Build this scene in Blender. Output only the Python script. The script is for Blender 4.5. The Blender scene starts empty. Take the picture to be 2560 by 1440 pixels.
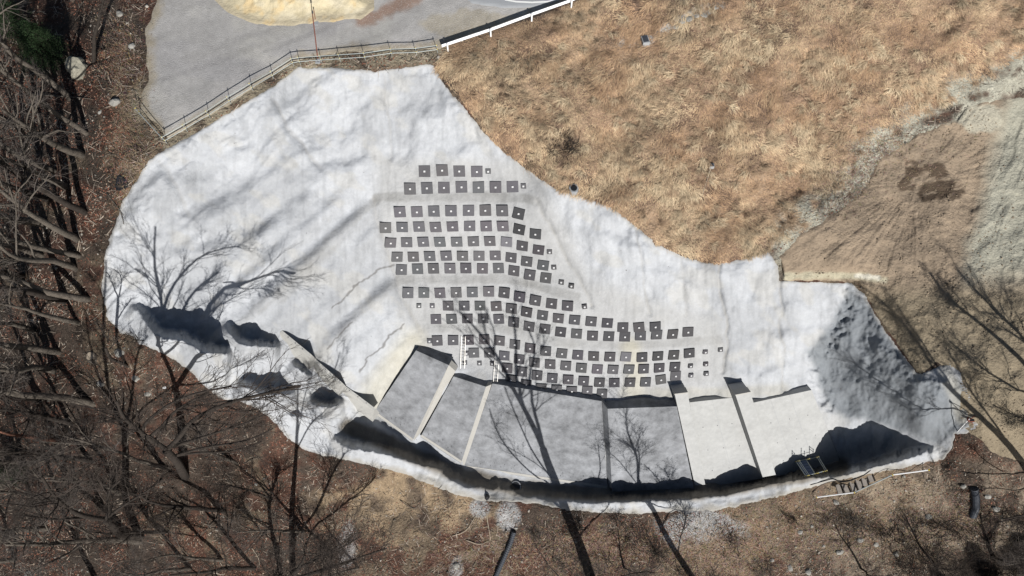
import bpy, math
import numpy as np
from mathutils import Vector, Matrix

# ------------------------------------------------------------------ camera, light
F, TILT, CAMZ = 1800.0, math.radians(20.0), 52.0
SUN_EL, SUN_AZ = math.radians(30.0), math.radians(17.0)      # sun stands south, 17 deg towards east
scene = bpy.context.scene
C = scene.collection
cam = bpy.data.cameras.new('camera'); cam_o = bpy.data.objects.new('camera', cam); C.objects.link(cam_o)
cam.sensor_width = 36.0; cam.lens = F / 2560 * 36.0
cam.clip_start = 0.5; cam.clip_end = 3000
cam_o.location = (0, 0, CAMZ); cam_o.rotation_euler = (TILT, 0, 0)
scene.camera = cam_o
SUN = np.array([math.sin(SUN_AZ) * math.cos(SUN_EL), -math.cos(SUN_AZ) * math.cos(SUN_EL), math.sin(SUN_EL)])
w = bpy.data.worlds.new("World"); scene.world = w; w.use_nodes = True
nt = w.node_tree; nt.nodes.clear()
sky = nt.nodes.new('ShaderNodeTexSky'); sky.sky_type = 'NISHITA'; sky.sun_disc = False
sky.sun_elevation = SUN_EL; sky.sun_rotation = math.pi - SUN_AZ
bg = nt.nodes.new('ShaderNodeBackground'); bg.inputs[1].default_value = 0.05
wo = nt.nodes.new('ShaderNodeOutputWorld')
nt.links.new(sky.outputs[0], bg.inputs[0]); nt.links.new(bg.outputs[0], wo.inputs[0])
sl = bpy.data.lights.new('sun', 'SUN'); sl.energy = 5.0; sl.angle = math.radians(0.5); sl.color = (1.0, 0.975, 0.94)
so = bpy.data.objects.new('sun', sl); C.objects.link(so)
so.rotation_euler = Vector(SUN).to_track_quat('Z', 'Y').to_euler(); so.location = (0, -60, 120)
scene.view_settings.view_transform = 'Standard'; scene.view_settings.look = 'None'
scene.view_settings.exposure = 0.22; scene.view_settings.gamma = 1.0
scene.cycles.max_bounces = 5; scene.cycles.diffuse_bounces = 1

# ------------------------------------------------------------------ projection helpers
cT, sT = math.cos(TILT), math.sin(TILT)
def ray(u, v):
    u = np.asarray(u, float); v = np.asarray(v, float)
    xc = (u - 1280) / F; yc = (720 - v) / F
    return np.stack([xc, yc * cT + sT, yc * sT - cT], -1)
def un(u, v, z):                      # point at height z seen at this pixel of the survey photograph
    r = ray(u, v); t = (np.asarray(z, float) - CAMZ) / r[..., 2]
    return np.stack([r[..., 0] * t, r[..., 1] * t, CAMZ + r[..., 2] * t], -1)
def proj(p):
    p = np.asarray(p, float); X, Y, Z = p[..., 0], p[..., 1], p[..., 2] - CAMZ
    yc = Y * cT + Z * sT; d = Y * sT - Z * cT
    return 1280 + F * X / d, 720 - F * yc / d

# ------------------------------------------------------------------ noise
def _hash(ix, iy, seed):
    h = (ix.astype(np.int64) * 374761393 + iy.astype(np.int64) * 668265263 + seed * 974634777) & 0xffffffff
    h = ((h ^ (h >> 13)) * 1274126177) & 0xffffffff
    h = (h ^ (h >> 16)) & 0xffffffff
    return h / 4294967295.0
def vnoise(x, y, seed=0):
    ix = np.floor(x); iy = np.floor(y); fx = x - ix; fy = y - iy
    fx = fx * fx * fx * (fx * (fx * 6 - 15) + 10); fy = fy * fy * fy * (fy * (fy * 6 - 15) + 10)
    a = _hash(ix, iy, seed); b = _hash(ix + 1, iy, seed); c = _hash(ix, iy + 1, seed); d = _hash(ix + 1, iy + 1, seed)
    return (a + (b - a) * fx + (c - a) * fy + (a - b - c + d) * fx * fy) * 2 - 1
def fbm(x, y, scale, octv=4, seed=0, gain=0.5):
    s = np.zeros(np.shape(x)); a = 1.0; f = 1.0 / scale; n = 0
    for i in range(octv):
        ca, sa = math.cos(i * 1.1), math.sin(i * 1.1)
        s += a * vnoise((x * ca - y * sa) * f + 17.3 * i, (x * sa + y * ca) * f + 5.1 * i, seed + i * 7); n += a; a *= gain; f *= 2.03
    return s / n
def sstep(a, b, x):
    t = np.clip((x - a) / (b - a), 0, 1); return t * t * (3 - 2 * t)

# ------------------------------------------------------------------ distances to polygons and polylines
def seg_d(u, v, P, closed=False, attr=None):
    """distance, side (+ = right of travel in picture space), interpolated attribute"""
    P = np.asarray(P, float); n = len(P) if closed else len(P) - 1
    best = np.full(u.shape, 1e9); side = np.zeros(u.shape); at = np.zeros(u.shape); al = np.zeros(u.shape)
    acc = 0.0
    for i in range(n):
        a = P[i, :2]; b = P[(i + 1) % len(P), :2]; d = b - a; L2 = (d * d).sum() + 1e-9
        t = ((u - a[0]) * d[0] + (v - a[1]) * d[1]) / L2; tc = np.clip(t, 0, 1)
        dx = u - (a[0] + tc * d[0]); dy = v - (a[1] + tc * d[1]); dd = np.hypot(dx, dy)
        m = dd < best; best = np.where(m, dd, best)
        side = np.where(m, np.sign(d[0] * (v - a[1]) - d[1] * (u - a[0])), side)
        if attr is not None: at = np.where(m, attr[i] + tc * (attr[(i + 1) % len(P)] - attr[i]), at)
        al = np.where(m, acc + tc * math.sqrt(L2), al); acc += math.sqrt(L2)
    return best, side, at, al
def poly_sd(u, v, P):                 # signed distance in pixels, positive inside
    d = seg_d(u, v, P, True)[0]
    ins = np.zeros(u.shape, bool); n = len(P); j = n - 1
    for i in range(n):
        xi, yi = P[i]; xj, yj = P[j]
        c = ((yi > v) != (yj > v)) & (u < (xj - xi) * (v - yi) / ((yj - yi) + 1e-12) + xi)
        ins ^= c; j = i
    return np.where(ins, d, -d)

# ------------------------------------------------------------------ retaining wall slabs: crest pixels, crest heights, batter
# name, TL, TR, BR, BL, zTL, zTR, batter, thickness
SLABS = [
 ('P1', (1040,876), (1122,913), (1034,1096), (938,1026), -18.5, -18.9, 50, 1.0),
 ('P2', (1134,941), (1215,967), (1155,1151), (1055,1085), -20.6, -20.9, 50, 0.75),
 ('P3', (1231,959), (1504,1003), (1518,1214), (1160,1162), -21.3, -21.8, 50, 0.6),
 ('P4', (1519,1022), (1692,1016), (1733,1212), (1530,1221), -21.7, -21.7, 50, 1.2),
 ('P5', (1724,1006), (1832,994), (1905,1189), (1761,1210), -22.7, -22.7, 50, 0.35),
 ('P6', (1882,1007), (2029,975), (2100,1152), (1937,1184), -22.5, -22.5, 50, 0.35),
]
def slab_plane(s):
    A = un(*s[1], s[5]); B = un(*s[2], s[6]); e = B - A; e /= np.linalg.norm(e)
    h = np.array([e[1], -e[0], 0.0]); h /= np.linalg.norm(h)
    if h[1] > 0: h = -h
    b = math.radians(s[7]); dn = h * math.cos(b) + np.array([0, 0, -math.sin(b)])
    n = np.cross(dn, e); n /= np.linalg.norm(n)
    if n[2] < 0: n = -n
    return A, n
def ray_plane(u, v, A, n):
    r = ray(u, v); o = np.array([0, 0, CAMZ]); t = ((A - o) @ n) / (r @ n)
    return o + r * (t[..., None] if np.ndim(t) else t)
SB = {s[0]: (s,) + slab_plane(s) for s in SLABS}
WALLC = []                            # ground follows the backs of the slabs
for nme, (s, A, n) in SB.items():
    q = [np.array(s[i], float) for i in (1, 2, 3, 4)]
    for a in (0.05, 0.5, 0.95):
        for b in (0.05, 0.35, 0.7, 0.97):
            p = (q[0] * (1 - a) + q[1] * a) * (1 - b) + (q[3] * (1 - a) + q[2] * a) * b
            z = ray_plane(p[0], p[1], A, n)[2]
            WALLC.append((p[0], p[1], z - s[8] * 1.15))
BASEZ = {k: [ray_plane(*v[0][i], v[1], v[2])[2] for i in (4, 3)] for k, v in SB.items()}

# ------------------------------------------------------------------ base terrain from surveyed levels (pixel, pixel, height)
CP = [(370,100,0),(500,50,0),(700,70,0),(380,300,0),(560,0,0),(900,80,0),(1100,60,0),(1300,30,0),(1400,-100,.3),(800,-150,.2),(400,-150,0),(1100,-250,.4),
(500,200,0),(400,340,0),(560,270,0),(740,150,0),(640,150,0),
(365,405,-.1),(500,325,-.1),(640,240,-.1),(745,168,-.1),(850,168,-.1),(940,176,-.1),(1075,158,-.3),(1120,120,-.1),(1330,48,-.1),(1430,12,0),
(500,450,-2.6),(600,350,-2.0),(750,300,-3.0),(750,230,-1.6),(900,240,-1.9),(900,300,-3.4),(1050,250,-2.4),(1050,330,-4.4),(700,450,-4.6),(850,420,-5.6),(950,430,-6.6),(650,560,-6.0),
(800,520,-6.7),(500,650,-6.3),(400,600,-4.6),(330,520,-2.4),(400,720,-7.9),(300,700,-6.6),(550,740,-8.8),(640,740,-9.4),(700,640,-7.7),
(1062,427,-6.8),(1221,427,-6.8),(1025,472,-7.7),(1310,464,-7.6),(1000,490,-8.0),(1290,488,-8.0),(1000,509,-8.3),(1290,509,-8.3),
(1000,528,-8.9),(1128,528,-8.9),(1256,526,-8.9),(964,568,-10.1),(1131,564,-10.1),(1257,564,-10.1),(1339,583,-10.1),
(976,605,-11.5),(1225,601,-11.5),(1347,622,-11.5),(993,640,-12.9),(1116,638,-12.9),(1238,638,-12.9),(1358,661,-12.9),
(1003,673,-14.0),(1125,670,-14.0),(1246,669,-14.0),(1365,693,-14.0),(1429,714,-13.9),
(1010,688,-14.5),(1140,687,-14.5),(1270,692,-14.5),(1400,724,-14.4),(1010,707,-14.75),(1140,706,-14.75),(1290,716,-14.75),(1420,745,-14.75),
(1020,731,-15.3),(1222,728,-15.3),(1340,750,-15.3),(1420,763,-15.2),(1121,763,-16.5),(1241,764,-16.5),(1357,786,-16.5),(1478,802,-16.5),(1638,815,-16.4),
(1090,796,-17.7),(1247,796,-17.7),(1402,828,-17.7),(1562,840,-17.7),(1719,828,-17.5),
(1080,814,-18.2),(1250,815,-18.2),(1400,846,-18.2),(1562,858,-18.2),(1730,850,-18.0),(1080,833,-18.55),(1250,834,-18.55),(1390,862,-18.55),(1560,872,-18.55),(1740,866,-18.5),
(1093,851,-19.1),(1249,850,-19.1),(1365,876,-19.1),(1524,890,-19.1),(1722,881,-19.0),(1800,872,-18.8),
(1185,881,-20.3),(1261,888,-20.3),(1376,909,-20.3),(1533,922,-20.3),(1686,915,-20.2),(1764,908,-20.2),
(1268,919,-21.3),(1343,937,-21.3),(1459,951,-21.3),(1575,954,-21.3),(1688,938,-21.1),(1765,932,-21.1),(1316,961,-22.0),(1429,976,-22.2),(1505,983,-22.5),(1600,990,-22.8),(1750,975,-22.4),
(1130,900,-20.6),(1180,930,-21.6),(1060,850,-19.2),
(940,500,-8.4),(900,560,-9.2),(930,600,-10.6),(850,600,-9.0),(760,690,-9.6),(680,760,-10.3),(900,680,-12.6),(950,690,-13.6),(980,740,-14.9),(830,740,-12.4),(760,800,-12.9),
(1030,790,-17.0),(960,800,-16.4),(880,850,-16.0),(820,870,-15.4),(960,900,-18.8),(900,950,-19.2),(1010,860,-18.8),(880,760,-14.2),
(700,828,-12.2),(780,890,-15.6),(860,965,-19.3),(925,1015,-23.2),
(560,850,-10.8),(640,880,-13.2),(720,950,-16.8),(800,1000,-20.2),(870,1060,-23.6),(930,1075,-25.8),
(600,980,-15.2),(700,1075,-20),(820,1125,-24.2),
(1410,480,-6.0),(1500,600,-9.6),(1500,700,-13.0),(1420,640,-12.0),(1600,700,-12.4),(1620,620,-9.9),(1600,780,-15.4),(1700,760,-14.8),(1790,665,-11.6),(1790,760,-14.6),(1800,840,-17.6),
(1900,760,-14.8),(1910,640,-11.6),(1950,880,-19.4),(1880,880,-19.2),(1860,960,-21.9),(1980,955,-22.6),(2050,880,-20.0),(2050,760,-15.4),(2080,712,-13.2),(1955,706,-13.0),
(1970,640,-11.3),(2100,660,-11.4),(2300,460,-10.8),(2200,560,-11.0),(2450,500,-10.8),(2560,500,-10.8),(2150,690,-12.0),(2700,500,-10.8),
(2240,750,-12.6),(2500,700,-11.9),(2560,900,-12.5),(2400,850,-12.5),(2700,900,-12.5),
(1200,250,-1.6),(1300,350,-3.2),(1410,465,-5.6),(1500,505,-7.0),(1600,573,-9.0),(1700,640,-11.0),(1450,100,-1.4),(1500,0,0),(1600,100,-2.0),(1600,300,-5.2),(1750,450,-8.3),(1750,200,-3.4),
(2000,100,-2.4),(2000,300,-6.2),(1950,500,-9.7),(2150,450,-10.1),(2300,200,-6.0),(2560,100,-4.4),(2560,250,-8.8),(2150,300,-7.6),(1800,-100,.6),(2400,-150,0),(1850,600,-11.0),
(200,200,-1.6),(200,400,-2.8),(100,600,-6),(200,600,-5),(200,800,-9),(0,200,-4),(0,600,-8.5),(0,900,-13.5),(150,950,-13),(300,950,-13.5),(300,870,-10.8),(150,1200,-20),(400,1200,-21),
(600,1200,-25.5),(700,1300,-29),(100,1440,-25.5),(500,1440,-29.5),(-200,600,-12),(-200,1200,-22),(-200,0,-6),(480,950,-14.2),
(2110,790,-16.6),(2060,980,-24.6),(2200,880,-16.2),(2200,1000,-20.6),(2290,940,-14.0),(2300,1050,-17.4),(2400,1060,-16.5),(2440,1000,-14.5),(2250,1090,-25),
(2330,1120,-23.0),(2460,1090,-16.0),(2340,1200,-24.5),(2450,1200,-21.5),(2560,1150,-17.5),(2300,1300,-29),(2560,1300,-24),(2500,1440,-32),(2750,1250,-20),(2750,1500,-30),
(2200,1250,-29.5)]
def bz(k, i): return BASEZ[k][i]
CH = [(1036,1112,bz('P1',1)-1.3),(1157,1175,bz('P2',1)-1.2),(1266,1207,bz('P3',1)-0.7),(1400,1226,bz('P3',1)-.9),(1525,1232,bz('P3',1)-1.),(1740,1224,bz('P4',1)-.9),(1910,1202,bz('P5',1)-.9),(2100,1164,bz('P6',1)-.9),(2200,1140,-29.5)]
CP += CH
CP += WALLC
for (u, v, z) in CH[1:-1]:
    CP += [(u - 5, v + 60, z + .6), (u - 10, v + 190, z - 1.0), (u, v + 420, z - 4)]
CP += [(960,1110,-27.6),(900,1160,-27.4),(1000,1200,-29.2),(900,1260,-30.5),(900,1440,-33)]
CP = np.array(CP, float)
_c = 22.0
def _phi(r2): return np.sqrt(r2 + _c * _c)
_dm = (CP[:, None, 0] - CP[None, :, 0]) ** 2 + (CP[:, None, 1] - CP[None, :, 1]) ** 2
_W = np.linalg.solve(_phi(_dm) - np.eye(len(CP)) * 9.0, CP[:, 2] + 12)
def rbf(u, v):
    u = np.asarray(u, float); v = np.asarray(v, float); sh = u.shape; u = u.ravel(); v = v.ravel()
    out = np.empty(u.size)
    for i in range(0, u.size, 20000):
        uu = u[i:i + 20000]; vv = v[i:i + 20000]
        out[i:i + 20000] = _phi((uu[:, None] - CP[None, :, 0]) ** 2 + (vv[:, None] - CP[None, :, 1]) ** 2) @ _W
    return out.reshape(sh) - 12
# coarse table of the base, read back bilinearly
GU = np.arange(-400, 2961, 8.0); GV = np.arange(-350, 1801, 8.0)
_gu, _gv = np.meshgrid(GU, GV)
_TAB = rbf(_gu, _gv)
def base(u, v):
    x = np.clip((np.clip(u, -399, 2950) - GU[0]) / 8, 0, len(GU) - 2.001); y = np.clip((np.clip(v, -349, 1790) - GV[0]) / 8, 0, len(GV) - 2.001)
    i = x.astype(int); j = y.astype(int); fx = x - i; fy = y - j
    return (_TAB[j, i] * (1 - fx) + _TAB[j, i + 1] * fx) * (1 - fy) + (_TAB[j + 1, i] * (1 - fx) + _TAB[j + 1, i + 1] * fx) * fy

# ------------------------------------------------------------------ outlines
SHOT = [(1075,160),(1085,165),(1110,210),(1160,270),(1210,330),(1260,380),(1320,425),(1370,462),(1400,478),(1440,487),(1500,505),(1550,535),(1600,575),(1640,610),(1700,640),(1750,655),(1797,660),(1850,650),(1900,633),(1925,630),(1940,660),(1950,700),(2030,706),(2130,707),(2160,735),(2190,790),(2230,850),(2290,930),(2303,937),(2345,915),(2375,905),(2400,930),(2425,990),(2445,1050),(2450,1075),(2400,1088),(2388,1086),(2380,1120),(2360,1148),(2290,1163),(2200,1180),(2120,1196),(2080,1205),(2010,1225),(1950,1240),(1860,1262),(1780,1276),(1640,1283),(1500,1285),(1400,1270),(1300,1255),(1190,1250),(1120,1230),(1010,1185),(890,1155),(770,1130),(720,1095),(680,1050),(640,1020),(600,1003),(560,1000),(520,975),(480,930),(420,890),(350,860),(330,840),(300,830),(270,800),(255,720),(262,640),(280,580),(310,500),(365,410),(400,380),(500,325),(600,265),(690,210),(745,170),(850,170),(940,178),(1000,170)]
LOT = [(395,-400),(395,0),(365,80),(372,200),(355,240),(352,275),(405,320),(420,345),(560,265),(740,150),(850,130),(1100,120),(1130,100),(1330,38),(1430,0),(1500,-60),(1700,-400)]
SAND = [(525,-60),(535,0),(570,30),(640,60),(720,64),(800,55),(900,48),(935,25),(930,-30),(900,-90),(700,-110)]
YARD = [(1945,690),(1938,650),(2000,590),(2050,560),(2150,490),(2200,400),(2290,340),(2390,300),(2420,270),(2470,255),(2600,240),(2900,240),(2900,1150),(2600,1170),(2480,1130),(2440,1090),(2395,1070),(2400,930),(2340,905),(2300,938),(2190,780),(2150,705),(1960,700)]
ROAD = [(1130,-400),(1150,-20),(1180,8),(1260,19),(1340,17),(1410,-4),(1480,-60),(1600,-400)]
ANCH = [(940,400),(1330,400),(1480,700),(1800,800),(1830,960),(1520,1000),(1230,950),(1120,900),(1040,860),(940,560)]

# ------------------------------------------------------------------ relief features
# rounded scarps: crest line walked so that the drop (shaded side) lies on its left (up in the picture) ; per-vertex height ; north width ; south width
# each: crest line, the far edge its shadow reaches, narrow/wide flanks ; crest heights follow from the sun
SC = [
 ([(322,768),(345,785),(366,812),(388,838),(412,851),(456,852),(480,868),(500,883),(581,890)], [(318,760),(345,757),(372,768),(400,765),(418,762),(450,768),(500,776),(516,792),(548,808),(560,830),(572,858),(583,889)], 30, 75, 'm1'),
 ([(558,812),(572,834),(590,856),(619,869),(656,870),(703,872)], [(555,802),(581,805),(617,806),(647,817),(686,832),(696,851),(705,870)], 22, 48, 'm2'),
 ([(727,905),(740,920),(764,937),(782,944)], [(727,899),(751,898),(762,905),(777,927),(783,942)], 13, 26, 'm3'),
 ([(588,962),(622,973),(653,986),(684,989),(741,984)], [(585,960),(610,938),(645,928),(696,930),(723,950),(743,973)], 20, 48, 'm4'),
 ([(768,993),(782,1012),(809,1022),(833,1014),(862,1010)], [(768,987),(786,970),(801,959),(825,962),(844,981),(864,1009)], 17, 38, 'm5'),
 ([(708,1034),(719,1041),(747,1043),(766,1048)], [(706,1030),(727,1030),(751,1022),(762,1032),(768,1046)], 14, 22, 'm6'),
 ([(824,1103),(853,1113),(880,1124),(959,1137),(1026,1158),(1100,1179),(1125,1200),(1156,1219),(1225,1224),(1273,1228),(1321,1246),(1464,1259),(1660,1253),(1801,1243),(1871,1227),(1941,1209),(2012,1197),(2082,1194),(2152,1180),(2223,1159),(2275,1145),(2345,1132)],
  [(821,1098),(841,1079),(876,1044),(907,1034),(923,1038),(978,1070),(991,1082),(1034,1102),(1052,1086),(1087,1121),(1119,1153),(1156,1165),(1265,1200),(1318,1206),(1371,1206),(1515,1195),(1600,1212),(1649,1210),(1701,1193),(1729,1184),(1737,1195),(1746,1189),(1761,1196),(1787,1195),(1802,1178),(1829,1167),(1881,1144),(1906,1176),(1924,1163),(1962,1152),(1990,1133),(2040,1138),(2050,1103),(2064,1050),(2096,1061),(2138,1075),(2166,1057),(2184,1046),(2208,1054),(2258,1089),(2293,1110),(2345,1108)], 26, 80, 'channel'),
]
def dense(P, st=10):
    P = np.array(P, float); o = []
    for i in range(len(P) - 1):
        n = max(1, int(np.hypot(*(P[i + 1] - P[i])) / st)); o += [P[i] + (P[i + 1] - P[i]) * k / n for k in range(n)]
    return np.array(o + [P[-1]])
def surf_z(u, v):
    z = float(base(np.array(float(u)), np.array(float(v))))
    for nm, (s, A, n) in SB.items():
        q = [s[i] for i in (1, 2, 3, 4)]
        if poly_sd(np.array([float(u)]), np.array([float(v)]), q)[0] > -2: z = float(ray_plane(float(u), float(v), A, n)[2])
    return z
HS = -SUN[:2] / np.hypot(SUN[0], SUN[1]); TE = math.tan(SUN_EL)
def crest_heights(P, T, cap):
    T = dense(T, 4); TQ = np.array([un(a, b, surf_z(a, b)) for a, b in T]); out = []
    for p in P:
        b0 = float(base(np.array(p[0]), np.array(p[1]))); h = 1.0
        for it in range(4):
            X = un(p[0], p[1], b0 + h); d = TQ[:, :2] - X[:2]; fw = d @ HS; lat = np.abs(d[:, 0] * HS[1] - d[:, 1] * HS[0]); k = np.argmin(lat + 100 * (fw < 0))
            h = .5 * h + .5 * np.clip(TQ[k, 2] + max(fw[k], 0) * TE - b0, .05, cap)
        out.append(h)
    out = np.array(out); return np.convolve(np.pad(out, 1, 'edge'), [.2, .6, .2], 'valid')
_SC = []
for P, T, wn, ws, nm in SC:
    P = dense(P, 12); H = crest_heights(P, T, 6.5); H[0] = min(H[0], .3); H[-1] = min(H[-1], .3); print(nm, np.round(H, 1)); _SC.append((P, H, wn, ws, nm))
SC = _SC
BENCH = [([(940,496),(830,590),(700,715),(590,815)], 26, .27), ([(1000,694),(900,775),(830,850),(770,905)], 24, .27), ([(1040,838),(960,900),(895,965)], 22, .27),
         ([(700,480),(840,400),(960,395)], 26, .35), ([(430,560),(600,480),(760,360),(930,310)], 30, .3), ([(380,640),(560,600),(700,560),(800,470)], 28, .3),
         ([(1420,560),(1520,590),(1640,640)], 22, .3), ([(1540,680),(1650,690),(1780,720)], 22, .3), ([(1830,740),(1940,760),(2050,740)], 22, .3), ([(1830,850),(1940,840),(2080,800)], 22, .35), ([(1830,920),(1900,930),(2010,900)],20,.3)]
CREASE = [([(960,188),(966,260),(975,330),(976,395)], 7, .14), ([(1340,505),(1385,580),(1410,640),(1452,705),(1478,765)], 7, .2), ([(1592,575),(1604,650),(1612,720),(1624,785)], 6, .18),
          ([(1797,662),(1800,740),(1814,790),(1818,850),(1806,930)], 6, .25), ([(1950,700),(1953,770),(1950,830),(1962,870),(1952,930),(1962,975)], 6, .22),
          ([(936,500),(944,560),(972,640),(992,690),(1000,740),(1036,800),(1060,845)], 8, .18), ([(690,255),(720,320),(760,370),(800,420)], 9, .15),
          ([(1700,645),(1712,730),(1716,790)], 8, .1), ([(400,405),(440,460),(470,540)], 10, .12)]
SPUR = [(2118,728),(2120,800),(2112,870),(2075,950),(2072,1010),(2085,1060)]
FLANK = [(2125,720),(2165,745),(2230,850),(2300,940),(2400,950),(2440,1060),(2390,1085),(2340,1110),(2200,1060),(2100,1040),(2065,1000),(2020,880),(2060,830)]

def relief(u, v):
    dz = np.zeros(np.shape(u))
    jit = fbm(u, v, 26, 3, 91) * 4 + fbm(u * 1.3, v * .7, 10, 3, 92) * 4
    for P, H, wn, ws, nm in SC:
        H = np.array(H); d, side, h, al = seg_d(u, v, P, False, H)
        s = d * side                       # walking right: + = lower side of the picture (south)
        m = d < 260
        k = sstep(-1, 0, (s + jit) / wn) * np.exp(-np.clip(s, 0, None) / ws)
        # fade past both ends
        a = np.array(P[0], float); b = np.array(P[1], float); t0 = ((u - a[0]) * (b - a)[0] + (v - a[1]) * (b - a)[1]) / np.hypot(*(b - a))
        a2 = np.array(P[-1], float); b2 = np.array(P[-2], float); t1 = ((u - a2[0]) * (b2 - a2)[0] + (v - a2[1]) * (b2 - a2)[1]) / np.hypot(*(b2 - a2))
        sp = np.clip(s, 0, None); k = k * sstep(-18 - 1.1 * sp, 3 + .5 * sp, t0) * sstep(-18 - 1.1 * sp, 3 + .5 * sp, t1)
        hh = h * (1 + .05 * fbm(al, al * 0, 45, 3, 33))
        
        dz += np.where(m, hh * k, 0)
    wu = fbm(u, v, 70, 3, 95) * 16; wv = fbm(u, v, 70, 3, 96) * 16
    for bi, (P, wd, amp) in enumerate(BENCH):
        wk = .3 if bi < 3 else 1.0
        d, side, _, al = seg_d(u + wu * wk, v + wv * wk, P); s = d * side / wd
        e = sstep(0, 60, al) * sstep(0, 60, al.max() - al)
        dz += amp * -s * np.exp(-s * s) * 1.2 * np.where(np.isfinite(e), e, 0) * -1 * np.sign(P[-1][0] - P[0][0] if True else 1)
    for P, wd, amp in CREASE:
        jj = fbm(u, v, 30, 2, 7) * 5
        d, side, _, al = seg_d(u + jj, v, P); s = d * side / wd
        dz -= amp * np.exp(-s * s)
    return dz

# broad lumps of the sprayed concrete
def lumps(u, v):
    sd = poly_sd(u, v, SHOT); ins = sstep(-5, 25, sd)
    anc = sstep(-20, 20, poly_sd(u, v, ANCH))
    fl = sstep(-10, 14, poly_sd(u, v, FLANK))
    uu = u + fbm(u, v, 120, 2, 3) * 26; vv = v + fbm(u, v, 120, 2, 4) * 26
    left = sstep(1000, 850, u)
    # strike of the lumps runs up to the right on the left flank
    a = (uu * .76 - vv * .65); b = (uu * .65 + vv * .76)
    mk_ = sstep(1.25, .6, np.hypot((u - 760) / 300, (v - 690) / 250))
    n1 = fbm(a * .6, b * 1.2, 84, 4, 11, .4) * left + fbm(uu * 1.1, vv * .8, 84, 4, 12, .4) * (1 - left)
    n2 = -np.abs(fbm(uu, vv, 52, 3, 21)) * 1.0
    z = ins * (1 - .86 * anc) * (1 - .62 * mk_) * (n1 * .74 + n2 * .06)
    sa = uu * .74 - vv * .67; sb = uu * .67 + vv * .74
    st = fbm(sa * .09, sb, 36, 3, 31, .35); mk = sstep(1.25, .6, np.hypot((u - 760) / 300, (v - 690) / 250)); mk2 = sstep(1.2, .5, np.hypot((u - 640) / 380, (v - 400) / 200)) * .55
    z += ins * (1 - anc) * (st * .12 * np.maximum(mk, mk2) + .22 * np.sin((u * .67 + v * .74 - 985 + 4 * fbm(u, v, 90, 3, 34)) * 2 * math.pi / 62) * sstep(1.15, .7, np.hypot((sa - 60) / 330, (v + u * .9 - 1380) / 330)) * (.75 + .5 * fbm(u, v, 80, 2, 35)))
    vs_ = fbm(u, v * .12, 40, 3, 32); z += ins * (1 - anc) * vs_ * .22 * sstep(1350, 1450, u) * (1 - fl)
    kn = sstep(34, 8, seg_d(u, v, [(2118,735),(2110,800),(2075,860),(2030,900),(2045,960),(2075,1020)])[0]); z += kn * fbm(u, v, 17, 3, 53) * .5
    z += fl * (fbm(u, v, 46, 4, 51, .5) * .55 + fbm(u, v, 12, 2, 52) * .07)
    rough = sstep(40, 4, sd) * ins
    z += ins * rough * (1 - anc) * fbm(u, v, 14, 3, 61) * .18
    z += (1 - ins) * (fbm(u, v, 90, 5, 71, .55) * .55) * sstep(-25, -60, poly_sd(u, v, LOT)) 
    return z
def ground(u, v):
    u = np.asarray(u, float); v = np.asarray(v, float)
    z = base(u, v) + relief(u, v) + lumps(u, v); uf = np.clip(u, 0, 2560)
    for nm, (s, A, n) in SB.items():
        q = [s[i] for i in (1, 2, 3, 4)]; m = (u > 900) & (u < 2150) & (v > 840) & (v < 1250)
        if not m.any(): continue
        um = u[m]; vm = v[m]; pz = ray_plane(um, vm, A, n)[..., 2] - s[8] * 1.25; k = sstep(0, 4, poly_sd(um, vm, q)); zz = z[m]; z[m] = np.where(k > 0, zz + (np.minimum(zz, pz) - zz) * k, zz)
    return z
# tabulated final ground for quick lookups
GU2 = np.arange(-300, 2861, 4.0); GV2 = np.arange(-240, 1701, 4.0)
_a, _b = np.meshgrid(GU2, GV2)
_T2 = ground(_a, _b)
def gz(u, v):
    u = np.asarray(u, float); v = np.asarray(v, float)
    x = np.clip((u - GU2[0]) / 4, 0, len(GU2) - 2.001); y = np.clip((v - GV2[0]) / 4, 0, len(GV2) - 2.001)
    i = x.astype(int); j = y.astype(int); fx = x - i; fy = y - j
    return (_T2[j, i] * (1 - fx) + _T2[j, i + 1] * fx) * (1 - fy) + (_T2[j + 1, i] * (1 - fx) + _T2[j + 1, i + 1] * fx) * fy
def gp(u, v, dz=0.0):                 # point on the ground at this pixel
    return un(u, v, gz(u, v) + dz)
def frame_at(u, v, d=16):             # position, across, down-slope, normal of the smoothed base
    u = float(u); v = float(v)
    P = lambda a, b: un(a, b, float(base(np.array(a), np.array(b))))
    x = P(u + d, v) - P(u - d, v); y = P(u, v - d) - P(u, v + d)
    n = np.cross(x, y); n /= np.linalg.norm(n); return n, x / np.linalg.norm(x), y / np.linalg.norm(y)

ORD = ['first','second','third','fourth','fifth','sixth','seventh','eighth','ninth','tenth','eleventh','twelfth','thirteenth','fourteenth','fifteenth','sixteenth','seventeenth','eighteenth','nineteenth','twentieth']
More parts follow.
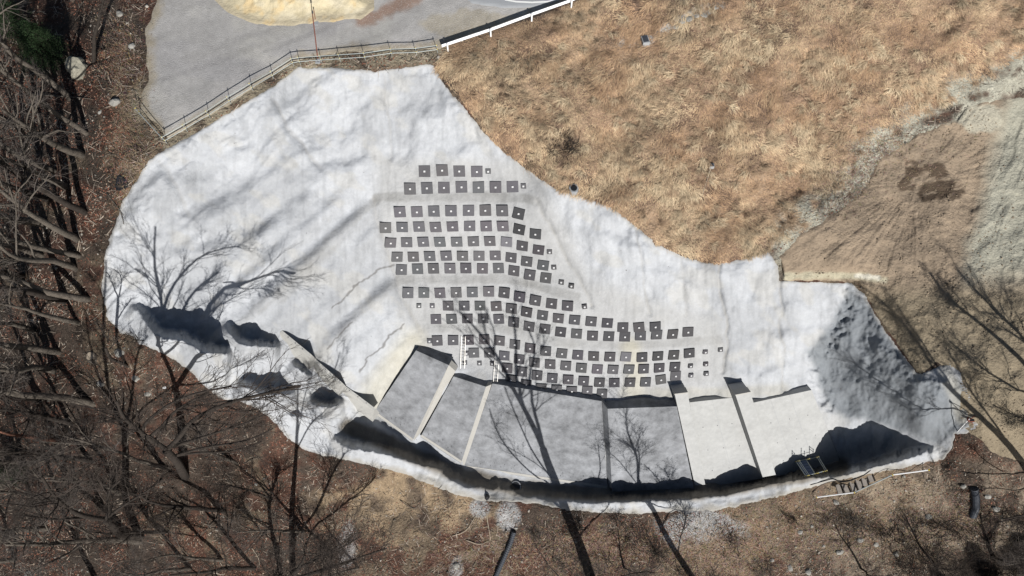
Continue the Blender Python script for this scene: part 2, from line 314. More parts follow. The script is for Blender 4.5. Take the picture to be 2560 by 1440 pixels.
# ------------------------------------------------------------------ materials
def new_mat(name):
    m = bpy.data.materials.new(name); m.use_nodes = True; t = m.node_tree; t.nodes.clear()
    out = t.nodes.new('ShaderNodeOutputMaterial'); b = t.nodes.new('ShaderNodeBsdfPrincipled'); t.links.new(b.outputs[0], out.inputs[0])
    b.inputs['Roughness'].default_value = .92
    b.inputs['Specular IOR Level'].default_value = .25
    return m, t, b
def noise_node(t, scale, detail=5, rough=.6, dist=0.0, stretch=None):
    tc = t.nodes.new('ShaderNodeNewGeometry'); n = t.nodes.new('ShaderNodeTexNoise')
    n.inputs['Scale'].default_value = scale; n.inputs['Detail'].default_value = detail; n.inputs['Roughness'].default_value = rough; n.inputs['Distortion'].default_value = dist
    src = tc.outputs['Position']
    if stretch:
        mp = t.nodes.new('ShaderNodeMapping'); mp.inputs['Rotation'].default_value = stretch[0]; mp.inputs['Scale'].default_value = stretch[1]
        t.links.new(src, mp.inputs[0]); src = mp.outputs[0]
    t.links.new(src, n.inputs['Vector']); return n
def mat(name, col, var=.25, scale=3.0, bump=.02, bscale=12.0, rough=.92, attr=False, fine=None, metal=0.0, stretch=None, objcol=False, speck=None):
    """procedural surface: colour (or the 'tone' attribute) broken up by two sizes of noise, with bump"""
    m, t, b = new_mat(name); L = t.links.new
    b.inputs['Roughness'].default_value = rough; b.inputs['Metallic'].default_value = metal
    n1 = noise_node(t, scale, 6, .65, .3, stretch); n2 = noise_node(t, (fine or scale * 7), 3, .7)
    ad = t.nodes.new('ShaderNodeMath'); ad.operation = 'ADD'; L(n1.outputs[0], ad.inputs[0]); L(n2.outputs[0], ad.inputs[1])
    mr = t.nodes.new('ShaderNodeMapRange'); mr.inputs[1].default_value = .6; mr.inputs[2].default_value = 1.4
    mr.inputs[3].default_value = 1 - var; mr.inputs[4].default_value = 1 + var; L(ad.outputs[0], mr.inputs[0])
    vm = t.nodes.new('ShaderNodeVectorMath'); vm.operation = 'SCALE'; L(mr.outputs[0], vm.inputs['Scale'])
    if attr:
        a = t.nodes.new('ShaderNodeAttribute'); a.attribute_name = 'tone'; L(a.outputs['Color'], vm.inputs[0])
    else: vm.inputs[0].default_value = col
    last = vm.outputs[0]
    if objcol:
        oi = t.nodes.new('ShaderNodeObjectInfo'); v2 = t.nodes.new('ShaderNodeVectorMath'); v2.operation = 'MULTIPLY'
        L(last, v2.inputs[0]); L(oi.outputs['Color'], v2.inputs[1]); last = v2.outputs[0]
    if speck:
        ns = noise_node(t, speck[0], 2, .5); rp = t.nodes.new('ShaderNodeMapRange'); rp.inputs[1].default_value = speck[1]; rp.inputs[2].default_value = speck[1] + .05
        L(ns.outputs[0], rp.inputs[0]); mx = t.nodes.new('ShaderNodeMix'); mx.data_type = 'RGBA'; L(rp.outputs[0], mx.inputs[0]); L(last, mx.inputs[6]); mx.inputs[7].default_value = (*speck[2], 1); last = mx.outputs[2]
    L(last, b.inputs['Base Color'])
    if bump:
        nb = noise_node(t, bscale, 5, .6); bp = t.nodes.new('ShaderNodeBump'); bp.inputs['Distance'].default_value = bump; bp.inputs['Strength'].default_value = 1
        L(nb.outputs[0], bp.inputs['Height']); L(bp.outputs[0], b.inputs['Normal'])
    return m
M = {}
M['shot'] = mat('sprayed_concrete', (.5, .5, .5), .11, .7, .07, 3.0, .95, True, 5.5, speck=(3.1, .76, (.13, .12, .115)))
M['ground'] = mat('forest_soil', (0, 0, 0), .55, 1.3, .35, 4.0, .95, True, 7.0, speck=(12, .68, (.22, .17, .13)))
M['hill'] = mat('hillside_soil', (0, 0, 0), .42, 1.1, .35, 3.0, .95, True, 9.0)
M['gravel'] = mat('gravel', (.3, .3, .3), .24, .35, .05, 9, .95, True, 14.0, speck=(13, .64, (.5, .49, .48)))
M['yard'] = mat('yard_earth', (.3, .26, .2), .24, .7, .16, 5, .95, True, 7.0)
M['sand'] = mat('pale_sand', (.5, .45, .3), .14, .8, .10, 3, .95, True, 6.0)
M['road'] = mat('asphalt', (.30, .31, .32), .1, .8, .01, 20, .9)
M['line'] = mat('road_paint', (.75, .75, .72), .06, 2, .003, 20, .7)
M['conc_old'] = mat('weathered_concrete', (.198, .204, .215), .6, .22, .015, 9, .9, fine=1.0, speck=(7, .70, (.10, .10, .105)))
M['conc_new'] = mat('fresh_concrete', (.35, .352, .345), .16, .45, .012, 9, .9, fine=2.2, speck=(5, .74, (.2, .2, .19)))
M['conc_edge'] = mat('concrete_edge', (.36, .35, .325), .1, 1.2, .01, 9, .9)
M['strip'] = mat('cast_concrete', (.36, .355, .335), .16, 1.0, .01, 9, .9)
M['plate'] = mat('plate_mortar', (.092, .090, .095), .2, 2.5, .006, 30, .8, objcol=True, fine=14)
M['cap'] = mat('anchor_cap', (.6, .6, .6), .05, 5, .0, 30, .6)
M['bolt'] = mat('anchor_bolt', (.06, .06, .07), .1, 5, .0, 30, .5)
M['bark'] = mat('grey_bark', (.105, .09, .074), .7, 2.2, .05, 14, .95, fine=12)
M['bark_dark'] = mat('brown_bark', (.036, .029, .024), .7, 2.2, .05, 14, .95, fine=12)
M['bark_red'] = mat('red_bark', (.16, .075, .05), .35, 1.6, .02, 14, .95, fine=12)
M['twig'] = mat('twig_bark', (.105, .09, .08), .4, .8, 0, 14, .95, fine=4)
M['twig_dark'] = mat('dark_twig', (.048, .038, .032), .4, .8, 0, 14, .95, fine=4)
M['blade'] = mat('dry_blades', (0, 0, 0), .2, .6, 0, 5, .9, True, 3)
M['leaf'] = mat('fallen_leaves', (0, 0, 0), .2, 2, 0, 5, .9, True, 8)
M['needle'] = mat('needles', (.022, .042, .016), .5, .7, 0, 5, .9, fine=3)
M['galv'] = mat('galvanised_tube', (.36, .39, .38), .15, 3, .0, 30, .5, metal=.3)
M['yellow'] = mat('yellow_clamp', (.6, .45, .04), .15, 6, .0, 30, .5)
M['white'] = mat('white_paint', (.80, .80, .80), .05, 3, .0, 30, .5)
M['rust'] = mat('rusty_steel', (.17, .06, .04), .35, 3, .004, 30, .8)
M['black'] = mat('black_plastic', (.018, .019, .022), .2, 3, .0, 30, .5)
M['blackpipe'] = mat('corrugated_black', (.05, .055, .065), .2, 3, .0, 30, .5)
M['blue'] = mat('blue_deck', (.045, .07, .13), .15, 3, .004, 30, .6)
M['rock'] = mat('boulder_rock', (.26, .245, .195), .32, 1.2, .06, 4, .95)
M['stone'] = mat('pale_stone', (.27, .26, .235), .3, 2.2, .03, 6, .95)
M['wood'] = mat('pale_deadwood', (.36, .30, .23), .3, 3, .01, 12, .9)
M['alu'] = mat('aluminium', (.62, .6, .56), .1, 3, 0, 12, .45, metal=.2)
M['plank'] = mat('step_boards', (.28, .25, .22), .3, 2, .01, 12, .9)
M['grey'] = mat('grey_casting', (.3, .31, .32), .2, 3, .01, 12, .8)

# ------------------------------------------------------------------ mesh helpers
def mesh_np(name, V, faces, material, parent=None, tone=None, smooth=False):
    V = np.asarray(V, np.float32); faces = np.asarray(faces, np.int32); k = faces.shape[1]
    me = bpy.data.meshes.new(name); me.vertices.add(len(V)); me.vertices.foreach_set('co', V.ravel())
    me.loops.add(faces.size); me.loops.foreach_set('vertex_index', faces.ravel())
    me.polygons.add(len(faces)); me.polygons.foreach_set('loop_start', np.arange(0, faces.size, k, dtype=np.int32))
    me.polygons.foreach_set('loop_total', np.full(len(faces), k, np.int32))
    if smooth: me.polygons.foreach_set('use_smooth', np.ones(len(faces), bool))
    me.update(calc_edges=True)
    if tone is not None:
        a = me.color_attributes.new('tone', 'FLOAT_COLOR', 'POINT')
        a.data.foreach_set('color', np.concatenate([tone, np.ones((len(V), 1))], 1).astype(np.float32).ravel())
    me.materials.append(M[material]); me.validate()
    o = bpy.data.objects.new(name, me); C.objects.link(o)
    if parent is not None: o.parent = parent
    return o
class MB:
    def __init__(s): s.V = []; s.F = []
    def add(s, V, F):
        b = len(s.V); s.V += [tuple(map(float, p)) for p in V]; s.F += [tuple(i + b for i in f) for f in F]
    def box(s, c, x, y, z, hx, hy, hz, ch=0.0):       # oriented box, centre and three unit axes, half sizes, optional chamfered top
        c = np.array(c, float); x = np.array(x, float); y = np.array(y, float); z = np.array(z, float); V = []
        lv = [(-hz, 0), (hz - ch, 0), (hz, ch)] if ch else [(-hz, 0), (hz, 0)]
        for (h, i) in lv:
            for sx, sy in ((-1, -1), (1, -1), (1, 1), (-1, 1)): V.append(c + x * sx * (hx - i) + y * sy * (hy - i) + z * h)
        F = [(3, 2, 1, 0)]; n = len(lv)
        for l in range(n - 1):
            for k in range(4): F.append((l * 4 + k, l * 4 + (k + 1) % 4, l * 4 + 4 + (k + 1) % 4, l * 4 + 4 + k))
        F.append(tuple(range(4 * n - 4, 4 * n))); s.add(V, F)
    def tube(s, pts, r, k=6, r2=None):
        pts = [np.array(p, float) for p in pts]; n = len(pts); V = []; F = []
        rs = np.linspace(r, r if r2 is None else r2, n)
        for i, p in enumerate(pts):
            d = pts[min(i + 1, n - 1)] - pts[max(i - 1, 0)]; d /= np.linalg.norm(d) + 1e-9
            a = np.cross(d, (0, 0, 1.)) if abs(d[2]) < .9 else np.cross(d, (1., 0, 0)); a /= np.linalg.norm(a); b = np.cross(d, a)
            for q in range(k): t = 2 * math.pi * q / k; V.append(p + rs[i] * (math.cos(t) * a + math.sin(t) * b))
        for i in range(n - 1):
            for q in range(k): F.append((i * k + q, i * k + (q + 1) % k, (i + 1) * k + (q + 1) % k, (i + 1) * k + q))
        F.append(tuple(reversed(range(k)))); F.append(tuple(range((n - 1) * k, n * k))); s.add(V, F)
    def build(s, name, material, parent=None, smooth=False):
        me = bpy.data.meshes.new(name); me.from_pydata(s.V, [], s.F); me.update()
        if smooth:
            for p in me.polygons: p.use_smooth = True
        me.materials.append(M[material]); o = bpy.data.objects.new(name, me); C.objects.link(o)
        if parent is not None: o.parent = parent
        return o
def tag(o, label=None, cat=None, group=None, kind=None):
    if label: o['label'] = label
    if cat: o['category'] = cat
    if group: o['group'] = group
    if kind: o['kind'] = kind
    return o
def thing(name, loc, label, cat, group=None):
    o = bpy.data.objects.new(name, None); C.objects.link(o); o.location = tuple(map(float, loc)); o.empty_display_size = .2
    return tag(o, label, cat, group)
def rel(o, pts): return [np.array(p, float) - np.array(o.location) for p in pts]

# ------------------------------------------------------------------ terrain sheets
def grid_sheet(name, us, vs, zfun, material, tonefun, keep=None):
    u, v = np.meshgrid(us, vs); z = zfun(u, v); P = un(u, v, z).reshape(-1, 3)
    nu, nv = len(us), len(vs); i = np.arange(nu * nv).reshape(nv, nu)
    Fq = np.stack([i[1:, :-1], i[1:, 1:], i[:-1, 1:], i[:-1, :-1]], -1).reshape(-1, 4)
    T = tonefun(u, v).reshape(-1, 3)
    if keep is not None:
        k = keep(u, v); kf = (k[1:, :-1] & k[1:, 1:] & k[:-1, 1:] & k[:-1, :-1]).ravel(); Fq = Fq[kf]
        used = np.zeros(nu * nv, bool); used[Fq.ravel()] = True; mp = np.cumsum(used) - 1
        P = P[used]; T = T[used]; Fq = mp[Fq]
    return mesh_np(name, P, Fq, material, None, np.clip(T, 0.004, .9), True)
def mix(a, b, t): t = np.clip(t, 0, 1)[..., None]; return a * (1 - t) + b * t
def colr(c, sh): return np.broadcast_to(np.array(c, float), sh + (3,)).copy()
def blob(u, v, cu, cv, ru, rv, seed=0, amp=.35):
    d = np.hypot((u - cu) / ru, (v - cv) / rv) + fbm(u, v, 40, 4, seed) * amp; return sstep(1.1, .8, d)
def axis(lo, hi, a, b, st):
    inner = np.arange(a, b + .1, st); out = []; x = b; s = st
    while x < hi: s *= 1.35; x += s; out.append(x)
    left = []; x = a; s = st
    while x > lo: s *= 1.35; x -= s; left.append(x)
    return np.array(left[::-1] + list(inner) + out)

HILLM = [(1090,165),(1130,110),(1330,48),(1450,0),(1500,-300),(2900,-300),(2900,180),(2560,130),(2500,170),(2400,245),(2290,300),(2230,345),(2140,390),(2120,460),(2050,500),(2040,560),(1960,605),(1900,640),(1797,665),(1640,615),(1500,510),(1370,465),(1260,385)]
def tone_ground(u, v):
    sh = u.shape; n = fbm(u, v, 150, 5, 101); n2 = fbm(u, v, 45, 4, 102)
    T = colr((.070, .052, .040), sh)
    T = mix(T, colr((.15, .115, .08), sh), sstep(.05, .35, n))
    T = mix(T, colr((.088, .048, .034), sh), sstep(.0, .25, n2 + .15 * n))
    # pale tan earth south of the channel
    tan = blob(u, v, 1020, 1260, 210, 90, 103, .5) + blob(u, v, 2200, 1230, 130, 60, 104) + .55 * blob(u, v, 1900, 1290, 160, 60, 105) + .8 * blob(u, v, 330, 380, 70, 190, 106, .5)
    T = mix(T, colr((.30, .225, .145), sh), tan * .9 * sstep(-.5, .3, n2))
    T = mix(T, colr((.22, .18, .135), sh), .85 * sstep(1950, 2150, u) * sstep(1120, 1200, v) * sstep(-.25, .2, n2))
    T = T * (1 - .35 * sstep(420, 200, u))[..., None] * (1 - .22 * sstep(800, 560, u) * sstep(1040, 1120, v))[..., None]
    gr = blob(u, v, 1750, 1325, 130, 52, 107, .5) + blob(u, v, 1270, 1290, 34, 40, 108) + blob(u, v, 1200, 1270, 30, 26, 109) + .7 * blob(u, v, 870, 1370, 25, 60, 110)+ .7*blob(u,v,1140,1420,18,30,113)
    T = mix(T, colr((.31, .305, .30), sh), gr)
    gd = seg_d(u, v, [(355,240),(352,275),(405,320),(420,350),(560,275),(740,158),(850,150),(1100,128)])[0]
    T = mix(T, colr((.25, .215, .155), sh), sstep(45, 12, gd) * sstep(-.6, .2, n2))
    # drier yellowish grass patches at the bottom
    T = mix(T, colr((.185, .135, .085), sh), .8 * blob(u, v, 1800, 1400, 110, 60, 111, .6))
    # hillside soils
    h = sstep(-6, 14, poly_sd(u, v, HILLM))
    H = mix(colr((.27, .18, .12), sh), colr((.34, .24, .16), sh), sstep(-.3, .4, fbm(u, v, 110, 5, 120)))
    H = mix(H, colr((.15, .10, .07), sh), sstep(.05, .4, fbm(u, v, 70, 5, 121)))
    dk = seg_d(u, v, [(1940,80),(1890,160),(1830,240),(1800,290),(1790,350),(1775,415)])[0]
    H = mix(H, colr((.085, .06, .045), sh), sstep(42, 10, dk + 30 * fbm(u, v, 30, 4, 122)) * .6)
    H = mix(H, colr((.08, .055, .042), sh), blob(u, v, 1415, 370, 48, 45, 123, .6) * .8)
    H = mix(H, colr((.37, .36, .34), sh), sstep(16, 6, seg_d(u, v, [(1560,105),(1620,100),(1680,62),(1740,30),(1800,12)])[0] + 9 * fbm(u, v, 14, 3, 124)) * .9)
    T = mix(T, H, h)
    bare = sstep(75, 30, seg_d(u, v, [(1950,625),(2040,545),(2140,470),(2165,390),(2260,340),(2420,250),(2560,190),(2700,160)])[0] + 34 * fbm(u, v, 50, 4, 125))
    T = mix(T, colr((.36, .345, .28), sh), bare * sstep(-.55, .0, fbm(u, v, 30, 4, 126)) * sstep(1900, 1960, u))
    return T * (1 + .2 * fbm(u, v, 14, 3, 130))[..., None]
us = axis(-2600, 5200, -120, 2680, 5.0); vs = axis(-2900, 4300, -100, 1540, 5.0)
def zg(u, v):
    far = sstep(300, 1500, np.hypot(np.clip(np.abs(u - 1280) - 1400, 0, None), np.clip(np.abs(v - 720) - 860, 0, None)))
    uu = np.clip(u, -399, 2950); vv = np.clip(v, -349, 1790)
    inn = np.maximum(np.maximum(poly_sd(uu, vv, SHOT), poly_sd(uu, vv, LOT)), poly_sd(uu, vv, YARD))
    return ground(uu, vv) - .7 * sstep(8, 22, inn)
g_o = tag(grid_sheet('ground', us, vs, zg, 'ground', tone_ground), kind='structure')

def tone_shot(u, v):
    sh = u.shape; T = colr((.475, .49, .512), sh)
    n = fbm(u, v, 120, 5, 201); n2 = fbm(u * .9 - v * .5, v, 50, 4, 202)
    T = mix(T, colr((.385, .397, .415), sh), sstep(-.05, .4, n) * .9)
    T = mix(T, colr((.48, .47, .44), sh), sstep(.1, .45, n2) * .45)
    an = sstep(-25, 25, poly_sd(u, v, ANCH)); T = mix(T, colr((.41, .41, .405), sh), an * .75)
    # smoother dirty ledges and creases; grey also paints in the shade of flat benches
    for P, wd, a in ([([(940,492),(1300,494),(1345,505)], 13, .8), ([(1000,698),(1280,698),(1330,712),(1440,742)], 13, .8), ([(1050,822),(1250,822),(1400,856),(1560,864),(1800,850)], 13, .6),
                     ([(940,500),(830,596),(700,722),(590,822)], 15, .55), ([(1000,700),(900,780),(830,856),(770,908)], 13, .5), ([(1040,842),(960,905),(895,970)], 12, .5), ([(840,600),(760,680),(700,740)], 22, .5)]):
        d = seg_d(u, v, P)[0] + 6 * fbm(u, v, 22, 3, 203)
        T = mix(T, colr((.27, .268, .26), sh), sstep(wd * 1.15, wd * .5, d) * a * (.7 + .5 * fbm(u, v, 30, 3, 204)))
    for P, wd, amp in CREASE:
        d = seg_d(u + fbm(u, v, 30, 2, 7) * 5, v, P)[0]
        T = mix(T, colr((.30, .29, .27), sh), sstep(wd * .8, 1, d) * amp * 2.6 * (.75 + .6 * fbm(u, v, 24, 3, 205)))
    # dark weathering cracks of the left flank
    for P in ([(985,660),(950,672),(900,705),(870,735),(832,770)], [(1008,812),(975,840),(955,870),(918,895),(900,930)], [(880,805),(850,835),(820,870)]):
        d = seg_d(u + 5 * fbm(u, v, 14, 2, 9), v + 5 * fbm(u, v, 14, 2, 10), P)[0]; T = mix(T, colr((.16, .155, .15), sh), sstep(3.2, 1.0, d) * .75)
    # cream stain between the anchors, brown silt on the channel bed
    T = mix(T, colr((.56, .50, .30), sh), sstep(40, 6, seg_d(u, v, [(1575,870),(1592,920),(1585,975)])[0]) * .28)
    T = mix(T, colr((.56, .53, .43), sh), sstep(60, 10, seg_d(u, v, [(1030,860),(960,960),(925,1010)])[0]) * .6)
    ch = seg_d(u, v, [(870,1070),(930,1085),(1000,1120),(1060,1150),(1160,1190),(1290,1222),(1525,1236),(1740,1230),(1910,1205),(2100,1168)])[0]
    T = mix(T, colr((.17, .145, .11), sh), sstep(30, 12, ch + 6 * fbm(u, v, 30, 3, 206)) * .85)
    T = mix(T, colr((.02, .02, .02), sh), sstep(1.05, .85, np.hypot((u - 1289) / 16, (v - 1217) / 9)) * .9)
    fl = sstep(-12, 14, poly_sd(u, v, FLANK) + 8 * fbm(u, v, 40, 3, 215)); T = mix(T, colr((.205, .222, .24), sh), fl * .95)  # darker flank tone paints in the shade of grazing sun
    T = mix(T, colr((.40, .385, .34), sh), sstep(30, 8, seg_d(u, v, [(2360,925),(2392,985),(2405,1040)])[0]) * .7)
    # the flat dirty band above the wall
    T = mix(T, colr((.42, .40, .34), sh), sstep(26, 6, seg_d(u, v, [(1560,985),(1660,985),(1800,985),(1960,975)])[0]) * .5)
    T = T * (1 - .10 * sstep(.0, .5, fbm(u * 1.0, v * .14, 9, 3, 221)))[..., None] * (1 - .07 * sstep(.1, .5, fbm(u, v, 18, 3, 222)))[..., None]
    e = poly_sd(u, v, SHOT); T = mix(T, colr((.36, .34, .30), sh), sstep(9 + 12 * sstep(1100, 1200, v), 1, e + (4 + 8 * sstep(1100, 1200, v)) * fbm(u, v, 16, 4, 208)) * (.5 + .35 * sstep(1100, 1200, v)))
    return T * .84 * (1 + .07 * fbm(u, v, 10, 3, 207))[..., None]
# small raised spur / rough knobs give the clean edge its thickness
def edge_j(u, v): return fbm(u, v, 18, 4, 301, .65) * 5.5
def z_shot(u, v): 
    sd = poly_sd(u, v, SHOT) + edge_j(u, v); return ground(u, v) + .16 * sstep(-5, 4, sd) - .10
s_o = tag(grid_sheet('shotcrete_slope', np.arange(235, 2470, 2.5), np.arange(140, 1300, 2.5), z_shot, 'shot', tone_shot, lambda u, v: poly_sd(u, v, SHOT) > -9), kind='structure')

def tone_lot(u, v):
    sh = u.shape; T = colr((.372, .358, .342), sh); n = fbm(u, v, 130, 5, 401)
    T = mix(T, colr((.40, .385, .355), sh), sstep(0, .4, n) * .7); T = mix(T, colr((.31, .30, .30), sh), sstep(.05, .4, fbm(u * .4, v, 60, 4, 402)) * .5)
    e = poly_sd(u, v, LOT); T = mix(T, colr((.32, .27, .19), sh), sstep(26, 2, e + 16 * fbm(u, v, 26, 4, 403)) * .8)
    T = mix(T, colr((.26, .16, .11), sh), sstep(26, 8, seg_d(u, v, [(905,55),(980,20),(1040,-10)])[0] + 14 * fbm(u, v, 20, 3, 404)) * .8)
    T = mix(T, colr((.33, .29, .22), sh), blob(u, v, 1180, 60, 130, 36, 405, .5) * .7)
    return T * (1 - .12 * sstep(.1, .5, fbm((u * .35 + v) * .5, u * .05, 9, 2, 431)))[..., None] * (1 + .12 * fbm(u, v, 9, 2, 432))[..., None]
tag(grid_sheet('gravel_lot', np.arange(330, 1760, 5.0), np.arange(-240, 370, 5.0), lambda u, v: ground(u, v) + .09 * sstep(-8, 4, poly_sd(u, v, LOT) + 6 * fbm(u, v, 24, 3, 406)) - .05, 'gravel', tone_lot, lambda u, v: poly_sd(u, v, LOT) > -14), kind='structure')
def z_sand(u, v):
    sd = poly_sd(u, v, SAND) + 5 * fbm(u, v, 26, 3, 411); return ground(u, v) - .03 + .16 * sstep(-6, 6, sd) + 1.0 * sstep(5, 80, sd) * (1 + .35 * fbm(u, v, 24, 4, 412))
def tone_sand(u, v):
    T = mix(colr((.46, .40, .27), u.shape), colr((.52, .465, .34), u.shape), sstep(-.2, .4, fbm(u, v, 40, 4, 413)))
    T = mix(T, colr((.38, .33, .235), u.shape), sstep(26, 2, poly_sd(u, v, SAND) + 14 * fbm(u, v, 20, 3, 417)))
    return mix(T, colr((.50, .37, .19), u.shape), sstep(.2, .5, fbm(u, v, 26, 3, 414)) * .6)
tag(grid_sheet('sand_heap', np.arange(500, 960, 4.0), np.arange(-130, 80, 4.0), z_sand, 'sand', tone_sand, lambda u, v: poly_sd(u, v, SAND) > -12), kind='structure')
tag(grid_sheet('road', np.arange(1100, 1620, 6.0), np.arange(-240, 36, 6.0), lambda u, v: ground(u, v) + .14 * sstep(-6, 3, poly_sd(u, v, ROAD)) - .04, 'road', lambda u, v: colr((.3, .3, .3), u.shape), lambda u, v: poly_sd(u, v, ROAD) > -10), kind='structure')
ln = MB(); pl = [(1262,-3),(1290,2),(1330,4),(1370,2),(1400,-6),(1440,-26)]
up = [un(a, b, gz(a, b) + .108) for a, b in pl]; lo = [un(a, b + 4, gz(a, b + 4) + .108) for a, b in pl]
ln.add(up + lo, [(i, i + 1, i + 7, i + 6) for i in range(5)]); tag(ln.build('road_marking', 'line'), kind='structure')

def tracks(u, v):
    du = u - 2290; dv = (v - 462) * 1.15; r = np.hypot(du, dv); th = np.arctan2(dv, du)
    rad = fbm(th * 44 + r * .004, r * .008, 1.0, 2, 501) ; rad = np.sign(rad) * np.abs(rad) ** .8
    lug = np.sin(r * .9) * .5 * (np.abs(rad) > .45)
    fan = sstep(25, 60, r) * sstep(470, 250, r) * sstep(700, 670, v) * sstep(2500, 2440, u)
    # lower yard: rows of crawler tracks running down the picture
    w2 = u * .86 - v * .5 + 12 * fbm(u, v, 120, 2, 502)
    rows = np.sin((u * .35 + v) * 1.05) * sstep(.1, .5, fbm(w2, w2 * 0, 14, 2, 503)); low = sstep(690, 740, v)
    a = (u - 2500) * .9 + (v - 500) * .35 + 14 * fbm(u, v, 150, 2, 504); lines = fbm(a, v * .02, 7, 2, 505) * sstep(2440, 2500, u)
    return (rad * .055 + lug * .012) * fan + rows * .035 * low + lines * .05 * (1 - low)
def z_yard(u, v):
    sd = poly_sd(u, v, YARD) + 4 * fbm(u, v, 20, 3, 511)
    cut = -.9 * sstep(12, 2, seg_d(u, v, [(1945,655),(1950,690)])[0])
    return ground(u, v) + .14 * sstep(-6, 5, sd) - .07 + tracks(u, v) + .05 * fbm(u, v, 30, 4, 512) + cut
def tone_yard(u, v):
    sh = u.shape; T = colr((.205, .160, .115), sh); n = fbm(u, v, 90, 5, 521)
    T = mix(T, colr((.235, .182, .13), sh), sstep(-.1, .4, n))
    pale = sstep(2440, 2500, u + .25 * (v - 450) + 16 * fbm(u, v, 60, 3, 522)) * sstep(760, 640, v)
    T = mix(T, colr((.265, .255, .205), sh), pale)
    T = mix(T, colr((.315, .30, .24), sh), blob(u, v, 2440, 290, 70, 40, 526, .4) * .8)
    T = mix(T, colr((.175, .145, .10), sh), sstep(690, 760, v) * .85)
    T = mix(T, colr((.31, .285, .21), sh), sstep(14, 4, seg_d(u, v, [(1960,692),(2060,688),(2140,690),(2210,700)])[0] + 5 * fbm(u, v, 24, 3, 523)) * .95)
    T = mix(T, colr((.42, .40, .34), sh), sstep(9, 3, seg_d(u, v, [(2140,690),(2195,694)])[0] + 3 * fbm(u, v, 12, 3, 524)) * .9)
    damp = np.maximum(blob(u, v, 2340, 480, 62, 30, 525, .7), blob(u, v, 2262, 462, 26, 24, 526, .7)); damp = np.maximum(damp, blob(u, v, 2310, 425, 50, 22, 528, .8)) * sstep(-.45, -.1, fbm(u * .6 + v * .5, v, 18, 3, 527))
    T = mix(T, colr((.062, .044, .030), sh), damp * .95)
    T = mix(T, colr((.12, .10, .075), sh), sstep(5, 1.5, seg_d(u + 6 * fbm(u, v, 30, 3, 530), v, [(2150,705),(2215,720),(2250,790),(2290,850),(2335,905)])[0]) * .7)
    return T * 1.26 * (1 + .10 * fbm(u, v, 9, 3, 528))[..., None]
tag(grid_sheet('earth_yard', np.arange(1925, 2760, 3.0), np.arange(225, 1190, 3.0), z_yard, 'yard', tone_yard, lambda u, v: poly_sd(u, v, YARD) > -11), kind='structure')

# ------------------------------------------------------------------ dry grass and leaves (uncountable)
rng = np.random.default_rng(7)
def blades(name, pu, pv, L, wd, dirang, lift, tones, material='blade', dz=0.0):
    """one narrow bent blade (two triangles in a kinked strip) per point"""
    p = un(pu, pv, gz(pu, pv) - .02 + dz); n = len(pu)
    e = un(pu + 5, pv, gz(pu + 5, pv)) - p; s = un(pu, pv + 5, gz(pu, pv + 5)) - p
    e /= np.linalg.norm(e, axis=1)[:, None]; s /= np.linalg.norm(s, axis=1)[:, None]; nn = np.cross(s, e); nn /= np.linalg.norm(nn, axis=1)[:, None]
    nn *= np.sign(nn[:, 2])[:, None]
    d = e * np.cos(dirang)[:, None] + s * np.sin(dirang)[:, None]; sd = np.cross(d, nn)
    a = p + sd * (wd / 2)[:, None]; b = p - sd * (wd / 2)[:, None]
    m1 = p + d * (L * .55)[:, None] + nn * (L * lift)[:, None]
    c1 = m1 + sd * (wd * .4)[:, None]; c2 = m1 - sd * (wd * .4)[:, None]
    t = p + d * L[:, None] + nn * (L * lift * .9)[:, None]
    V = np.stack([a, b, c2, c1, t], 1).reshape(-1, 3); i = np.arange(n)[:, None] * 5
    Fc = np.concatenate([i + [0, 1, 2], i + [0, 2, 3], i + [3, 2, 4]], 0)
    return mesh_np(name, V, Fc, material, None, np.repeat(np.clip(tones, .005, .9), 5, 0), False)
def scatter(poly, n, inset=4):
    P = np.array(poly, float); lo = P.min(0); hi = P.max(0); lo = np.maximum(lo, (-60, -60)); hi = np.minimum(hi, (2640, 1520))
    u = rng.uniform(lo[0], hi[0], n); v = rng.uniform(lo[1], hi[1], n); k = poly_sd(u, v, poly) > inset
    return u[k], v[k]
u, v = scatter(HILLM, 520000, -3)
bare = sstep(75, 30, seg_d(u, v, [(1950,625),(2040,545),(2140,470),(2165,390),(2260,340),(2420,250),(2560,190),(2700,160)])[0] + 34 * fbm(u, v, 50, 4, 125)) * sstep(1900, 1960, u)
road_ = poly_sd(u, v, LOT); k = (rng.random(len(u)) > bare * .93) & (poly_sd(u, v, SHOT) + edge_j(u, v) < -1) & (road_ < 2)
k &= rng.random(len(u)) < .55 + .8 * fbm(u, v, 34, 4, 602)
u, v = u[k], v[k]; n = len(u)
ang = math.radians(100) + fbm(u, v, 130, 3, 601) * 2.0 + rng.normal(0, .45, n) + (u - 1700) * -.0006
tall = sstep(.0, .5, fbm(u, v, 80, 4, 603)); L = (.26 + .5 * tall) * rng.uniform(.6, 1.25, n)
c1 = np.array((.56, .42, .265)); c2 = np.array((.43, .285, .175)); c3 = np.array((.66, .53, .35)); c4 = np.array((.22, .15, .11))
tt = fbm(u, v, 90, 4, 604) + rng.normal(0, .22, n)
tone = c2 + (c1 - c2) * sstep(-.35, .3, tt)[:, None]; tone = tone + (c3 - tone) * (sstep(.3, .7, tt + .3 * tall) * .7)[:, None]; tone = tone + (c4 - tone) * (rng.random(n) < .12)[:, None] * .8
dk = sstep(44, 8, seg_d(u, v, [(1940,80),(1890,160),(1830,240),(1800,290),(1790,350),(1775,415)])[0] + 16 * fbm(u, v, 20, 3, 605)) + blob(u, v, 1415, 375, 46, 44, 606, .5)
tone *= (1 - .36 * np.clip(dk, 0, 1))[:, None]; tone *= rng.uniform(.82, 1.18, (n, 1)) * np.array((1.05, 1.03, 1.02))
